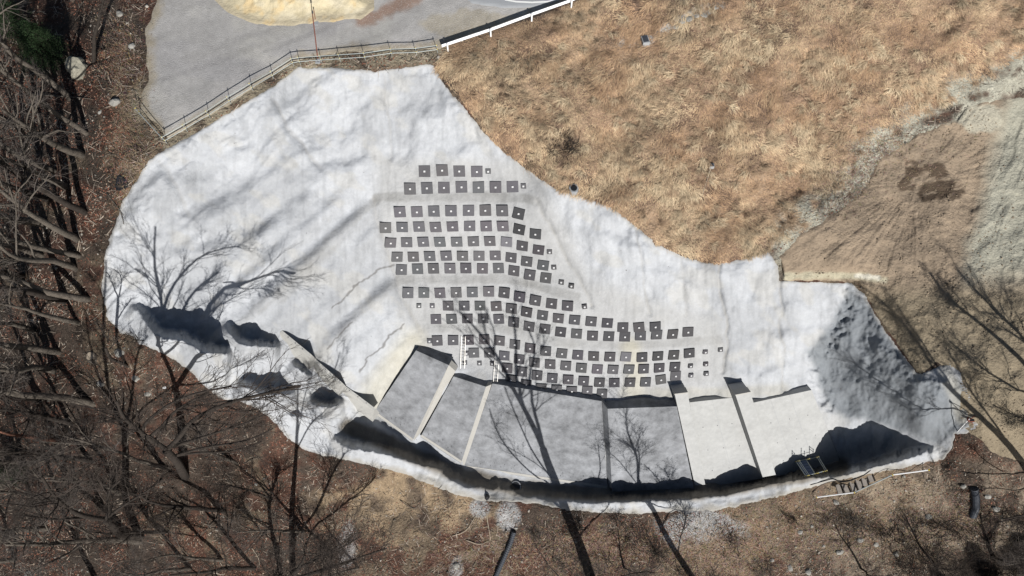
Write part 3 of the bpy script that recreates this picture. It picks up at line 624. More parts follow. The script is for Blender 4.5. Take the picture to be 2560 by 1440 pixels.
tag(blades('dry_grass', u, v, L, np.full(n, .028) * rng.uniform(.7, 1.5, n), ang, rng.uniform(.05, .42, n), tone), kind='stuff')

cu, cv = scatter(HILLM, 3200, 6); k = (poly_sd(cu, cv, SHOT) < -10) & (poly_sd(cu, cv, YARD) < -20) & (poly_sd(cu, cv, LOT) < -10) & (rng.random(len(cu)) < .35 + .9 * fbm(cu, cv, 70, 3, 660)); cu, cv = cu[k], cv[k]; m = 34; nc = len(cu)
u = (cu[:, None] + rng.normal(0, 4.5, (nc, m))).ravel(); v = (cv[:, None] + rng.normal(0, 3.5, (nc, m))).ravel(); n = len(u); dirc = np.repeat(math.radians(95) + fbm(cu, cv, 130, 3, 601) * 2.0, m) + rng.normal(0, .55, n)
tt = np.repeat(rng.random(nc), m)[:, None]; tone = (np.array((.33, .22, .14)) * (1 - tt) + np.array((.70, .56, .37)) * tt) * rng.uniform(.75, 1.2, (n, 1))
tag(blades('tall_dry_grass', u, v, rng.uniform(.45, 1.0, n), np.full(n, .03), dirc, rng.uniform(.25, .75, n), tone), kind='stuff')
u, v = scatter(YARD, 16000, 4); k = rng.random(len(u)) < .5 + fbm(u, v, 60, 4, 670) - .35 * sstep(2440, 2500, u) * (v < 700); u, v = u[k], v[k]; n = len(u)
p = un(u, v, gz(u, v) + .07); q = rng.normal(0, 1, (n, 6, 3)) * .25 + np.array([(1, 0, 0), (-1, 0, 0), (0, 1, 0), (0, -1, 0), (0, 0, .8), (0, 0, -.6)]); q *= (.03 + .09 * rng.random(n) ** 4)[:, None, None]
tag(mesh_np('earth_clods', (p[:, None] + q).reshape(-1, 3), (np.arange(n)[:, None, None] * 6 + np.array([(0, 2, 4), (2, 1, 4), (1, 3, 4), (3, 0, 4), (2, 0, 5), (1, 2, 5), (3, 1, 5), (0, 3, 5)])[None]).reshape(-1, 3), 'leaf', None, np.repeat(np.array((.24, .19, .135)) * rng.uniform(.6, 1.3, (n, 1)), 6, 0)), kind='stuff')

# straw and dead stalks elsewhere
def patch_pts(cu, cv, ru, rv, n): 
    a = rng.normal(0, .5, (2, n)); return cu + a[0] * ru, cv + a[1] * rv
pts = [patch_pts(*q) for q in ((1800,1400,150,70,9000),(2050,1330,300,90,9000),(300,130,60,110,2500),(330,380,50,200,2500),(1500,1380,150,70,4000),(1300,1380,260,70,3500),(2230,390,170,90,3500),(2120,480,120,90,2500),(2350,1300,150,90,3000))]
u = np.concatenate([p[0] for p in pts]); v = np.concatenate([p[1] for p in pts]); k = (poly_sd(u, v, SHOT) < -4) & (u > -50) & (u < 2620) & (v < 1500); k &= seg_d(u, v, [(353,288),(418,359),(526,295),(735,165),(1094,132)])[0] > 16; u, v = u[k], v[k]; n = len(u)
tone = np.array((.255, .185, .130)) * rng.uniform(.45, 1.5, (n, 1)) + rng.normal(0, .02, (n, 3))
tag(blades('straw_litter', u, v, rng.uniform(.2, .6, n), np.full(n, .035), rng.uniform(0, 6.28, n), rng.uniform(.03, .3, n), tone), kind='stuff')

# fallen leaves
u = rng.uniform(-60, 2620, 420000); v = rng.uniform(-60, 1520, 420000)
wood = (poly_sd(u, v, SHOT) < -3) & (poly_sd(u, v, LOT) < -8) & (poly_sd(u, v, HILLM) < -4) & (poly_sd(u, v, YARD) < -4)
dens = sstep(-.2, .3, fbm(u, v, 70, 5, 611)) * .9 + .08; dens *= np.where((u > 330) & (v < 400), .35, 1); dens *= np.where(u > 2000, .45, 1)
dens *= 1 - .8 * blob(u, v, 1020, 1250, 210, 60, 103, .5)
k = wood & (rng.random(len(u)) < dens); u, v = u[k], v[k]; n = len(u); print('leaves', n)
p = un(u, v, gz(u, v) + rng.uniform(.0, .05, n)); a = rng.uniform(0, 6.28, n); r = rng.uniform(.035, .10, n)
d = np.stack([np.cos(a), np.sin(a), rng.normal(0, .35, n)], 1) * r[:, None]; e = np.stack([-np.sin(a), np.cos(a), rng.normal(0, .35, n)], 1) * (r * .65)[:, None]
V = np.stack([p - d, p + e, p + d, p - e], 1).reshape(-1, 3); Fc = np.arange(n)[:, None] * 4 + [0, 1, 2, 3]
hue = rng.random(n); tone = np.where((hue < .6)[:, None], np.array((.185, .078, .050)), np.where((hue < .9)[:, None], np.array((.19, .125, .09)), np.array((.34, .26, .19)))) * rng.uniform(.5, 1.4, (n, 1))
tag(mesh_np('leaf_litter', V, Fc, 'leaf', None, np.repeat(tone, 4, 0)), kind='stuff')

u = rng.uniform(-60, 2620, 60000); v = rng.uniform(-60, 1520, 60000)
k = (poly_sd(u, v, SHOT) < -3) & (poly_sd(u, v, LOT) < -8) & (poly_sd(u, v, HILLM) < 0) & (poly_sd(u, v, YARD) < -4) & (rng.random(60000) < .55 + fbm(u, v, 60, 3, 640)); u, v = u[k], v[k]; n = len(u)
tone = np.where((rng.random(n) < .45)[:, None], np.array((.28, .235, .19)), np.array((.04, .032, .026))) * rng.uniform(.6, 1.4, (n, 1))
tag(blades('stick_litter', u, v, rng.uniform(.25, 1.1, n), rng.uniform(.025, .06, n), rng.uniform(0, 6.28, n), rng.uniform(.0, .12, n), tone, dz=.05), kind='stuff')
u = rng.uniform(-60, 2620, 26000); v = rng.uniform(-60, 1520, 26000); k = (poly_sd(u, v, SHOT) < -3) & (poly_sd(u, v, LOT) < -8) & (poly_sd(u, v, HILLM) < 0) & (poly_sd(u, v, YARD) < 0) & (rng.random(26000) < .15 + .7 * blob(u, v, 2200, 1340, 420, 120, 650, .4) + .3 * blob(u, v, 1350, 1340, 260, 80, 651, .5)); u, v = u[k], v[k]; n = len(u)
p = un(u, v, gz(u, v) + .02); q = rng.normal(0, 1, (n, 6, 3)) * .25 + np.array([(1, 0, 0), (-1, 0, 0), (0, 1, 0), (0, -1, 0), (0, 0, .8), (0, 0, -.6)]); q *= (.05 + .13 * rng.random(n) ** 3)[:, None, None]
tone = np.array((.24, .22, .19)) * rng.uniform(.35, 1.5, (n, 1))
tag(mesh_np('rubble', (p[:, None] + q).reshape(-1, 3), (np.arange(n)[:, None, None] * 6 + np.array([(0, 2, 4), (2, 1, 4), (1, 3, 4), (3, 0, 4), (2, 0, 5), (1, 2, 5), (3, 1, 5), (0, 3, 5)])[None]).reshape(-1, 3), 'leaf', None, np.repeat(tone, 6, 0)), kind='stuff')

# ------------------------------------------------------------------ vectorised limbs
def tubes(groups, name, material, parent, k):
    """groups: list of (paths [N,P,3], radii [N,P])"""
    VV = []; FF = []; off = 0
    for paths, rad in groups:
        if len(paths) == 0: continue
        if k > 3:
            e0 = paths[:, :1] - (paths[:, 1:2] - paths[:, :1]) * .03; e1 = paths[:, -1:] + (paths[:, -1:] - paths[:, -2:-1]) / (np.linalg.norm(paths[:, -1:] - paths[:, -2:-1], axis=2)[..., None] + 1e-9) * rad[:, -1:, None] * .6
            paths = np.concatenate([e0, paths, e1], 1); rad = np.concatenate([rad[:, :1] * .2, rad, rad[:, -1:] * .12], 1)
        N, P, _ = paths.shape
        d = np.empty_like(paths); d[:, 1:-1] = paths[:, 2:] - paths[:, :-2]; d[:, 0] = paths[:, 1] - paths[:, 0]; d[:, -1] = paths[:, -1] - paths[:, -2]
        d /= np.linalg.norm(d, axis=2)[..., None] + 1e-9
        ref = np.where((np.abs(d[..., 2:]) < .9), np.array((0, 0, 1.)), np.array((1., 0, 0))); a = np.cross(d, ref); a /= np.linalg.norm(a, axis=2)[..., None] + 1e-9; b = np.cross(d, a)
        th = np.arange(k) * 2 * math.pi / k
        V = paths[:, :, None] + rad[:, :, None, None] * (np.cos(th)[None, None, :, None] * a[:, :, None] + np.sin(th)[None, None, :, None] * b[:, :, None])
        idx = (np.arange(N)[:, None, None] * P + np.arange(P - 1)[None, :, None]) * k + np.arange(k)[None, None, :]
        nx = (np.arange(N)[:, None, None] * P + np.arange(P - 1)[None, :, None]) * k + (np.arange(k)[None, None, :] + 1) % k
        FF.append(np.stack([idx, nx, nx + k, idx + k], -1).reshape(-1, 4) + off); VV.append(V.reshape(-1, 3)); off += N * P * k
    return mesh_np(name, np.concatenate(VV), np.concatenate(FF), material, parent, None, True)
def grow(par, prad, count, t0, L, spread, up, r, P=5, wob=.12, tropism=None, rmin=.006):
    """children of the paths par [N,Q,3]: count each, start beyond fraction t0"""
    N, Q, _ = par.shape; M_ = N * count
    t = r.uniform(t0, 1, (N, count)) * (Q - 1); i = np.clip(t.astype(int), 0, Q - 2); f = (t - i)[..., None]
    ii = np.arange(N)[:, None]; s = par[ii, i] * (1 - f) + par[ii, i + 1] * f; pd = par[ii, i + 1] - par[ii, i]; pd /= np.linalg.norm(pd, axis=2)[..., None] + 1e-9
    rr = prad[ii, i] * (1 - f[..., 0]) + prad[ii, i + 1] * f[..., 0]
    plen = np.linalg.norm(par[:, -1] - par[:, 0], axis=1)[:, None]
    rnd = r.normal(0, 1, (N, count, 3)); rnd -= (rnd * pd).sum(2)[..., None] * pd; rnd /= np.linalg.norm(rnd, axis=2)[..., None] + 1e-9
    ang = r.uniform(spread * .6, spread * 1.3, (N, count))[..., None]; d = pd * np.cos(ang) + rnd * np.sin(ang); d[..., 2] += up
    d /= np.linalg.norm(d, axis=2)[..., None]
    ln = (L * plen * r.uniform(.55, 1.15, (N, count)) * (1.15 - .55 * t / (Q - 1)))[..., None]
    pts = [s]; dd = d
    for q in range(P - 1):
        dd = dd + r.normal(0, wob, dd.shape); dd[..., 2] += up * .15; dd /= np.linalg.norm(dd, axis=2)[..., None]; pts.append(pts[-1] + dd * ln / (P - 1))
    path = np.stack(pts, 2).reshape(M_, P, 3); r0 = np.clip(rr * .5, rmin, None).reshape(M_, 1)
    rad = r0 * np.linspace(1, .28, P)[None, :]; return path, np.maximum(rad, rmin * .6)
def smooth_path(pts, n, seed=0, wob=0.0):
    pts = np.array(pts, float); t = np.concatenate([[0], np.cumsum(np.linalg.norm(np.diff(pts, axis=0), axis=1))]); q = np.linspace(0, t[-1], n)
    out = np.stack([np.interp(q, t, pts[:, k]) for k in range(3)], 1)
    for _ in range(2): out[1:-1] = (out[:-2] + 2 * out[1:-1] + out[2:]) / 4
    if wob: out[1:] += np.random.default_rng(seed).normal(0, wob, (n - 1, 3)).cumsum(0) * .4
    return out
TREE_PROTO = {}
def bare_tree(base_px, top_px, H, r0, seed, label, dens=1.0, dark=False, name='bare_tree', red=False, limbs=9, t0=.35, group='bare trees of the wood', straight=True):
    r = np.random.default_rng(seed); B = gp(*base_px, -.25); top = un(top_px[0], top_px[1], B[2] + H)
    o = thing(name, B, label, 'tree', group)
    ctrl = [B, B + (top - B) * .33 + r.normal(0, .025 * H, 3), B + (top - B) * .66 + r.normal(0, .03 * H, 3), top]
    stem = smooth_path(ctrl, 12, seed, .01 * H)[None]; stem[0, 0] -= (top - B) / H * .9; srad = (r0 * np.linspace(1, .45 if name == 'leaning_tree' else .22, 12) ** .9)[None]; srad[0, 0] *= 1.15
    O = np.array(o.location); stem = stem - O
    srad = srad * 1.25; L1, R1 = grow(stem, srad, int(limbs) + 4, t0, .5, .7, .12, r, 7, .085)
    L2, R2 = grow(L1, R1, int(7 * dens), .2, .55, .75, .06, r, 5, .2)
    L3, R3 = grow(L2, R2, int(6 * dens), .15, .6, .7, .03, r, 4, .22)
    L4, R4 = grow(L3, R3, 4, .2, .65, .7, .0, r, 3, .2, rmin=.006)
    a = 'bark_red' if red else ('bark_dark' if dark else 'bark'); b = 'twig_dark' if dark else 'twig'
    tubes([(stem, srad), (L1, R1)], 'trunk', a, o, 6); tubes([(L2, R2), (L3, R3), (L4, R4)], 'crown', b, o, 3)
    return o
def shadow_tree(base_px, limbs, label, seed, r_trunk, dens=1.0, dark=True, ext=0.0):
    """limbs: shadow polylines on the ground; the wood that throws them stands in a vertical plane through the foot of the tree"""
    r = np.random.default_rng(seed); B = gp(*base_px, -.2); o = thing('bare_tree', B, label, 'tree', 'bare trees of the wood')
    hs = np.array([SUN[0], SUN[1], 0]); hs /= np.linalg.norm(hs); groups1 = []; main = []
    for (pl, ra, rb) in limbs:
        first = len(groups1) == 0; ra *= 1.3; rb *= 1.3 if first else 2.0
        g = np.array([gp(a, b) for a, b in pl]); t = ((B - g) @ hs) / (SUN @ hs); off = r.normal(0, .5)
        p = g + (t + off * np.linspace(.1, 1, len(pl)))[:, None] * SUN
        p = smooth_path(p, 10, seed)
        if first: p[0] = p[0] - (p[2] - p[0]) / np.linalg.norm(p[2] - p[0]) * 1.0
        else: p[0] = p[0] - (p[1] - p[0]) * .35
        groups1.append(((p - B)[None], np.linspace(ra, rb, 10)[None])); main.append((p - B, np.linspace(ra, rb, 10)))
    L1 = np.stack([m[0] for m in main[1:]] or [main[0][0]]); R1 = np.stack([m[1] for m in main[1:]] or [main[0][1]])
    L2, R2 = grow(L1, R1, int(10 * dens), .3, .42, .6, .1, r, 5, .16, rmin=.018); L3, R3 = grow(L2, R2, int(7 * dens), .2, .6, .65, .05, r, 4, .2, rmin=.015); L4, R4 = grow(L3, R3, 4, .2, .6, .6, .0, r, 3, .2, rmin=.010)
    tubes(groups1, 'trunk', 'bark_dark' if dark else 'bark', o, 7); tubes([(L2, R2), (L3, R3), (L4, R4)], 'crown', 'twig_dark' if dark else 'twig', o, 3)
    return o
shadow_tree((462,1190), [
 ([(462,1188),(457,1131),(457,1092),(452,1039),(443,994),(438,966)], .36, .24),
 ([(440,968),(420,915),(408,889),(398,854),(402,800),(412,759),(410,734),(387,706),(380,678),(387,625),(389,565)], .17, .04),
 ([(405,800),(411,745),(422,727),(454,685),(482,650),(499,622),(534,622),(598,615)], .11, .03),
 ([(408,889),(432,868),(457,800),(457,762),(471,741),(506,706),(548,678)], .12, .03),
 ([(440,968),(471,931),(489,889),(495,840),(508,773),(517,748),(548,713),(563,703),(594,681),(650,685),(703,696),(738,681)], .17, .05),
 ([(563,705),(598,710),(633,724),(686,727)], .06, .02),
 ([(387,706),(360,680),(345,676)], .05, .02),
 ([(450,962),(510,956),(527,959),(556,935),(598,917),(643,889),(661,875)], .11, .03),
 ([(454,1018),(527,1006),(556,1018),(598,1031),(650,1025),(682,1001)], .10, .03),
 ([(461,1022),(499,1025),(520,1043),(545,1057),(577,1069),(629,1071),(654,1054)], .09, .03),
 ], 'tall bare tree whose forked shadow climbs the white slope at far left', 1, .36, 1.3)
shadow_tree((350,1340), [
 ([(350,1338),(330,1303),(312,1250),(313,1190),(316,1145),(311,1071)], .34, .22),
 ([(311,1071),(285,1036),(271,987),(265,920),(258,860),(257,783),(264,713),(266,650)], .17, .04),
 ([(311,1069),(328,1022),(334,934),(345,870),(366,822),(380,790)], .13, .03),
 ([(313,1068),(352,1022),(404,987),(440,960)], .10, .03),
 ([(271,987),(240,930),(225,860),(215,790)], .09, .03)], 'bare tree in the brown wood with its trunk shadow left of the fork', 2, .34, 1.2)
shadow_tree((318,915), [
 ([(317,912),(300,868),(288,840),(293,790),(296,748)], .12, .09),
 ([(296,748),(285,715),(276,695),(266,678)], .06, .02), ([(296,748),(303,715),(306,695),(299,676),(285,672)], .05, .02), ([(293,800),(310,770),(330,745)], .04, .015)], 'thin young bare tree at the lower left edge of the concrete', 3, .12, .7)
shadow_tree((735,1450), [
 ([(733,1448),(731,1356),(724,1286),(735,1215),(742,1127),(743,1060),(745,960)], .28, .06),
 ([(703,1445),(689,1356),(668,1296),(675,1233),(700,1170)], .22, .06),
 ([(733,1340),(774,1314),(795,1268),(820,1210),(844,1163),(861,1131)], .13, .04),
 ([(767,1356),(798,1296),(844,1279),(900,1233),(940,1190)], .10, .04),
 ([(743,1120),(770,1070),(791,1039),(815,1010),(837,987)], .07, .02), ([(743,1090),(752,1040),(765,980),(790,900)], .06, .02), ([(742,1127),(760,1080),(800,1000),(830,940),(850,880)], .06, .02),
 ([(690,1356),(655,1330),(620,1290),(600,1240)], .08, .03)], 'twin stemmed bare tree at the bottom edge left of the pipe', 4, .28, 1.6)
shadow_tree((1478,1452), [
 ([(1478,1448),(1470,1410),(1445,1349),(1421,1303),(1407,1250),(1393,1201),(1371,1166),(1354,1110)], .42, .30),
 ([(1354,1110),(1336,1064),(1315,1025),(1291,980),(1266,934),(1250,900),(1232,868),(1216,845),(1190,820),(1165,802),(1148,777)], .24, .05),
 ([(1354,1110),(1345,1057),(1326,1004),(1315,969),(1318,934),(1330,905),(1337,894),(1353,866),(1341,845),(1320,820)], .16, .04),
 ([(1330,1060),(1300,1000),(1288,960),(1288,920),(1292,855),(1285,806),(1279,767)], .17, .05),
 ([(1353,866),(1361,850),(1356,830),(1347,812)], .05, .02), ([(1236,872),(1238,833),(1226,800),(1214,775)], .07, .03), ([(1216,846),(1212,815),(1206,796),(1200,770)], .06, .02),
 ([(1371,1180),(1340,1140),(1322,1110),(1284,1022),(1266,980),(1255,950)], .08, .03), ([(1372,1208),(1350,1200),(1300,1150),(1252,1096),(1232,1055),(1220,1010)], .08, .03),
 ([(1393,1201),(1330,1140),(1290,1120),(1240,1090)], .05, .02), ([(1445,1349),(1470,1300),(1480,1240),(1500,1180),(1490,1100)], .08, .02)], 'stout bare tree at the bottom whose trunk shadow crosses the widest wall panel', 5, .42, .75)
shadow_tree((1735,1450), [
 ([(1733,1446),(1720,1426),(1691,1384),(1653,1321),(1628,1257),(1604,1219),(1586,1180)], .26, .16),
 ([(1586,1180),(1584,1110),(1561,1075),(1551,1032),(1553,990)], .12, .03), ([(1586,1180),(1590,1130),(1582,1090),(1590,1060)], .07, .02), ([(1604,1219),(1560,1160),(1530,1120),(1500,1100)], .05, .02),
 ([(1628,1257),(1650,1215),(1640,1180),(1600,1140)], .06, .02), ([(1653,1321),(1690,1260),(1680,1210),(1650,1150)], .06, .02), ([(1691,1384),(1720,1300),(1700,1250),(1660,1190)], .06, .02)], 'bare tree with drooping twigs at the bottom right of centre', 6, .20, 1.3)
shadow_tree((2640,1290), [
 ([(2640,1286),(2590,1210),(2560,1163),(2532,1120),(2504,1085),(2451,1043),(2402,1001),(2346,941)], .30, .15),
 ([(2346,941),(2300,865),(2258,801),(2205,750),(2150,715)], .10, .03), ([(2402,1001),(2360,940),(2342,917),(2280,820),(2240,760)], .08, .03),
 ([(2451,1043),(2405,1025),(2328,1018),(2244,987),(2180,940),(2120,900)], .10, .03), ([(2504,1085),(2440,1000),(2400,930),(2370,880)], .08, .03), ([(2344,945),(2300,930),(2260,900)], .04, .02)], 'bare tree just outside the right edge throwing a long shadow over the concrete', 7, .30, 1.6)
shadow_tree((2720,1120), [
 ([(2720,1115),(2640,1000),(2560,903),(2500,850)], .24, .14), ([(2500,850),(2433,794),(2363,741),(2321,678)], .12, .04), ([(2600,950),(2560,836),(2504,790),(2444,734),(2388,671)], .13, .04),
 ([(2640,1000),(2560,980),(2480,940),(2420,890),(2370,850)], .09, .03), ([(2660,1030),(2600,1060),(2540,1040),(2480,1010)], .07, .03)], 'bare tree beyond the right edge shading the lower yard with branches', 8, .24, 1.8)
shadow_tree((2650,1250), [
 ([(2650,1246),(2600,1180),(2560,1173),(2504,1177),(2434,1194),(2400,1180)], .12, .05), ([(2600,1185),(2540,1230),(2480,1215),(2420,1230)], .07, .03), ([(2504,1177),(2460,1150),(2430,1120)],.05,.02)], 'low crooked bare tree at the right edge below the concrete', 9, .12, 1.2)

WOOD = [((211,385),(0,270),12,.30,'pale leaning trunk below the boulder',.8),((236,160),(262,-40),9,.16,'slim bare tree beside the dark conifer',.9),
 ((196,598),(-40,440),13,.28,'grey leaning tree left of the concrete, upper one of the leaning row',.8),((190,672),(0,607),12,.26,'grey leaning tree with moss pale bark at mid left edge',.8),
 ((160,752),(-60,722),12,.30,'pale horizontal looking trunk at left, level with the biggest shadow',.8),((200,806),(-40,745),11,.2,'slender bare tree just above the round stump',.9),
 ((140,930),(-60,905),12,.26,'bare tree left of the upturned stump',.9),((120,500),(-50,400),11,.22,'bare tree leaning out over the left edge, second from the boulder',.8),
 ((90,830),(-120,800),12,.2,'bare tree on the left edge between the pale trunks',1.0),((350,1356),(20,1370),14,.30,'bare tree with pale bark lying almost flat near the bottom left',1.1),
 ((230,1150),(-20,1130),12,.22,'twiggy bare tree behind the forked shadow',1.1),((425,1170),(180,1100),12,.2,'twiggy bare tree with bright tips beside the forked shadow trunk',1.2),
 ((600,1160),(440,1100),9,.14,'small bare tree just below the scalloped shadows',1.2),((560,1275),(330,1235),13,.22,'bare tree with spreading thin limbs in the bottom left',1.2),
 ((120,1320),(-80,1330),12,.24,'bare tree near the bottom left corner',1.1),((240,1440),(10,1470),13,.25,'bare tree cut by the bottom edge at left',1.1),
 ((640,1420),(420,1440),12,.2,'bare tree with fine twigs cut by the bottom edge',1.2),((760,1330),(590,1330),10,.16,'small twiggy tree between the twin stems and the tan earth',1.2),
 ((900,1420),(800,1440),8,.12,'shrubby bare tree right of the twin stems',1.0),((60,330),(-90,250),11,.22,'bare tree under the conifer at the left edge',.9),
 ((480,1420),(300,1430),12,.18,'bare tree in the thick of the bottom left twigs',1.2),((2480,1390),(2560,1400),8,.16,'bare tree in the dark bottom right corner',1.2),((2330,1400),(2370,1420),7,.12,'bare tree at the bottom right among the stones',1.2)]
WOOD += [((300,1240),(90,1210),12,.2,'bare tree with grey twigs in the tangle, left of the flat pale one',1.3),((160,1250),(-40,1240),12,.22,'bare tree in the tangle near the left edge, upper one',1.2),((420,1330),(220,1335),11,.16,'slender bare tree among the bottom left tangle',1.3),
 ((60,1150),(-120,1140),12,.22,'bare tree at the left edge under the red trunk',1.2),((560,1400),(360,1400),11,.15,'slender bare tree near the bottom edge, left of the fine twigs',1.3),((680,1250),(520,1215),9,.12,'thin bare tree whose twigs reach towards the scalloped shadows',1.3),
 ((40,1400),(-140,1410),12,.2,'bare tree in the bottom left corner, lowest one',1.2),((830,1380),(690,1390),8,.12,'thin shrubby tree on the leaves right of the twin stems',1.2),((180,1060),(-30,1020),12,.22,'bare tree just right of the red trunk base',1.1),((110,640),(-90,560),11,.22,'grey leaning tree at the left edge between two pale trunks',.8),
 ((170,470),(-40,370),12,.26,'grey leaning tree at the upper left, below the pale leaning trunk',.8),((60,60),(-60,-60),10,.16,'thin bare tree rising through the conifer',.9),((1560,1420),(1600,1440),6,.1,'small bare tree in the scrub at the bottom centre right',1.2),((1450,1400),(1470,1430),6,.1,'small bare tree in the scrub left of the stout trunk',1.2),((2150,1420),(2190,1450),6,.1,'small bare tree at the bottom right of centre',1.2)]
LEAN = [((222,335),(-60,120)),((140,425),(-120,270)),((218,530),(-90,360)),((120,560),(-160,490)),((205,640),(-120,560)),((60,690),(-180,640)),((228,748),(-100,690)),((235,1010),(-90,960)),((90,1000),(-140,975)),((180,250),(-40,20)),((150,880),(-120,850)),((-10,520),(-220,440))]
SP1 = ['mossy', 'pale grey', 'dark wet', 'thin grey', 'crooked brown', 'slender dark', 'silvery', 'rough brown']
for k, (b, t) in enumerate(LEAN):
    bare_tree(b, t, 11 + k % 3, .20 + .03 * (k % 4), 300 + k, '%s straight trunk leaning left in the wood, %s from the top' % (SP1[k % 8], ORD[k]), .6, dark=(k % 3 == 2), limbs=2, t0=.6, name='leaning_tree', group='straight leaning trunks of the left wood')
for k, (b, t, H, r0, lb, dn) in enumerate(WOOD):
    bare_tree(b, t, H, r0, 40 + k, lb, dn, dark=(k % 3 == 1), t0=.55 if b[0] < 240 and b[1] < 1000 else .35)
bare_tree((150,1103), (-60,1045), 12, .2, 99, 'red barked tree leaning out over the left edge', .4, red=True, limbs=-2, t0=.75)

# ------------------------------------------------------------------ low bushes
def bush(px, R, n, seed, label, dark=False, name='bare_bush', group='bare bushes', H=1.0, mat_=None):
    r = np.random.default_rng(seed); B = gp(*px, -.05); o = thing(name, B, label, 'bush', group)
    d = r.normal(0, 1, (n, 3)); d[:, 2] = np.abs(d[:, 2]) * H + .35; d /= np.linalg.norm(d, axis=1)[:, None]
    sp = .42 * R if 'thicket' in name else (.3 * R if H < .6 else .12); off = r.normal(0, sp, (n, 3)) * (1, 1, 0); pts = [off]
    for q in range(4): d = d + r.normal(0, .34 if 'thicket' in name else .2, d.shape); d /= np.linalg.norm(d, axis=1)[:, None]; pts.append(pts[-1] + d * (R * r.uniform(.6, 1.1, n) / 4)[:, None])
    p = np.stack(pts, 1); rad = np.broadcast_to(np.linspace(.03, .008, 5), (n, 5)).copy()
    L2, R2 = grow(p, rad, 6, .2, .5, .7, .05, r, 4, .2, rmin=.006); L3, R3 = grow(L2, R2, 4, .2, .5, .7, 0, r, 3, .2, rmin=.005)
    tubes([(p, rad)], 'stems', mat_ or ('bark_dark' if dark else 'bark'), o, 4); tubes([(L2, R2), (L3, R3)], 'twigs', mat_ or ('twig_dark' if dark else 'twig'), o, 3)
    return o
bush((1548,1300), 2.6, 9, 3, 'small yellowish bare shrub reaching over the channel shadow', mat_='twig', H=1.6)
bush((1415,365), 2.0, 26, 5, 'dark bush on the dry grass beside the concrete edge', dark=True, H=.5)
bush((1640,1385), 2.4, 22, 6, 'scrubby bush between the two bottom tree shadows', dark=True)
bush((1455,1320), 1.9, 20, 7, 'dark scrub left of the stout trunk shadow', dark=True)
for k, (a, b, R_, lb) in enumerate([(2230,1330,2.6,'thorny dark bush nearest the upper pipe mouth'),(2350,1310,2.8,'dark bush right of the pipe in the bottom right'),(2450,1350,3.0,'dense dark bush near the right edge, upper one'),(2530,1420,3.0,'dense dark bush in the bottom right corner'),(2400,1430,3.0,'dense dark bush cut by the bottom edge at right'),(2270,1410,2.6,'dark bush at the bottom, leftmost of the right hand thicket'),(2540,1290,2.6,'dark bush on the right edge below the crooked tree'),(2140,1300,1.8,'light brown bush left of the thicket'),(2480,1430,3.0,'dark bush at the bottom between the two densest ones'),(2330,1380,2.6,'dark bush in the middle of the right hand thicket'),(2560,1350,2.8,'dark bush on the right edge above the corner one')]):
    bush((a, b), R_, 85, 20 + k, lb, dark=(k != 7), name='thicket_bush', group='bushes of the bottom right thicket')
for k, (a, b, lb) in enumerate([(300,700,'bare shrub at the left rim of the concrete'),(345,850,'thin shrub below the left corner of the concrete'),(262,120,'tangle of twigs under the slim tree'),(100,1010,'tangled bush by the round stump'),(520,1180,'twiggy bush beside the trunk shadow')]):
    bush((a, b) if k else (235, 700), 1.5, 12, 60 + k, lb, dark=True)

for k, (a, b, R_, lb) in enumerate([(1520,1400,2.2,'scrub bush below the small yellowish shrub'),(1400,1400,1.9,'scrub bush right of the black pipe'),(1600,1350,2.0,'scrub bush between the stout and the drooping trunk shadows'),(1700,1420,2.2,'scrub bush at the bottom under the gravel apron'),(1820,1350,1.8,'scrub bush right of the drooping tree shadow'),(1900,1430,2.0,'straw coloured scrub at the bottom edge'),(1980,1290,1.3,'low scrub below the scaffold bridge'),(1340,1330,1.5,'low scrub right of the small gravel patch')]):
    bush((a, b), R_, 34, 80 + k, lb, dark=(k % 2 == 0), name='thicket_scrub', group='scrub along the bottom')

# ------------------------------------------------------------------ conifers, top left
def conifer(base, top, H, R, seed, label):
    r = np.random.default_rng(seed); B = gp(*base, -.2); T = un(top[0], top[1], B[2] + H); o = thing('conifer', B, label, 'tree', 'dark conifers')
    ax = T - B; tr = np.stack([ax * t for t in np.linspace(0, 1, 8)])[None]; tubes([(tr, np.linspace(.22, .03, 8)[None])], 'trunk', 'bark_dark', o, 6)
    nb = 150; t = r.uniform(.12, .99, nb); az = r.uniform(0, 6.28, nb); rr = R * (1 - t) ** .75 * r.uniform(.7, 1.15, nb) + .25
    d = np.stack([np.cos(az), np.sin(az), r.uniform(-.25, .1, nb)], 1); s = ax[None] * t[:, None]
    path = np.stack([s + d * rr[:, None] * q + np.array((0, 0, -.25)) * (q * q) for q in np.linspace(0, 1, 5)], 1)
    tubes([(path, np.broadcast_to(np.linspace(.04, .012, 5), (nb, 5)).copy())], 'branches', 'bark_dark', o, 3)
    m = 170; q = r.uniform(.15, 1, (nb, m)); bb = np.arange(nb)[:, None]; c = s[:, None] + d[:, None] * (rr[:, None] * q)[..., None] + np.array((0, 0, -.25)) * (q * q)[..., None]
    c = (c + r.normal(0, .16, c.shape)).reshape(-1, 3); a = r.normal(0, 1, c.shape); a /= np.linalg.norm(a, axis=1)[:, None]; a[:, 2] *= .5; e = np.cross(a, r.normal(0, 1, c.shape)); e /= np.linalg.norm(e, axis=1)[:, None]
    V = np.stack([c - e * .02, c + e * .02, c + a * .17], 1).reshape(-1, 3); mesh_np('foliage', V, np.arange(len(c))[:, None] * 3 + [0, 1, 2], 'needle', o)
    return o
conifer((120,150), (60,60), 8, 2.3, 1, 'dark green conifer standing above the boulder')
conifer((40,90), (-60,-20), 9, 2.6, 2, 'dark green conifer in the top left corner')
conifer((55,1190), (-30,1165), 5, 1.3, 3, 'small dark evergreen at the left edge below the red trunk')

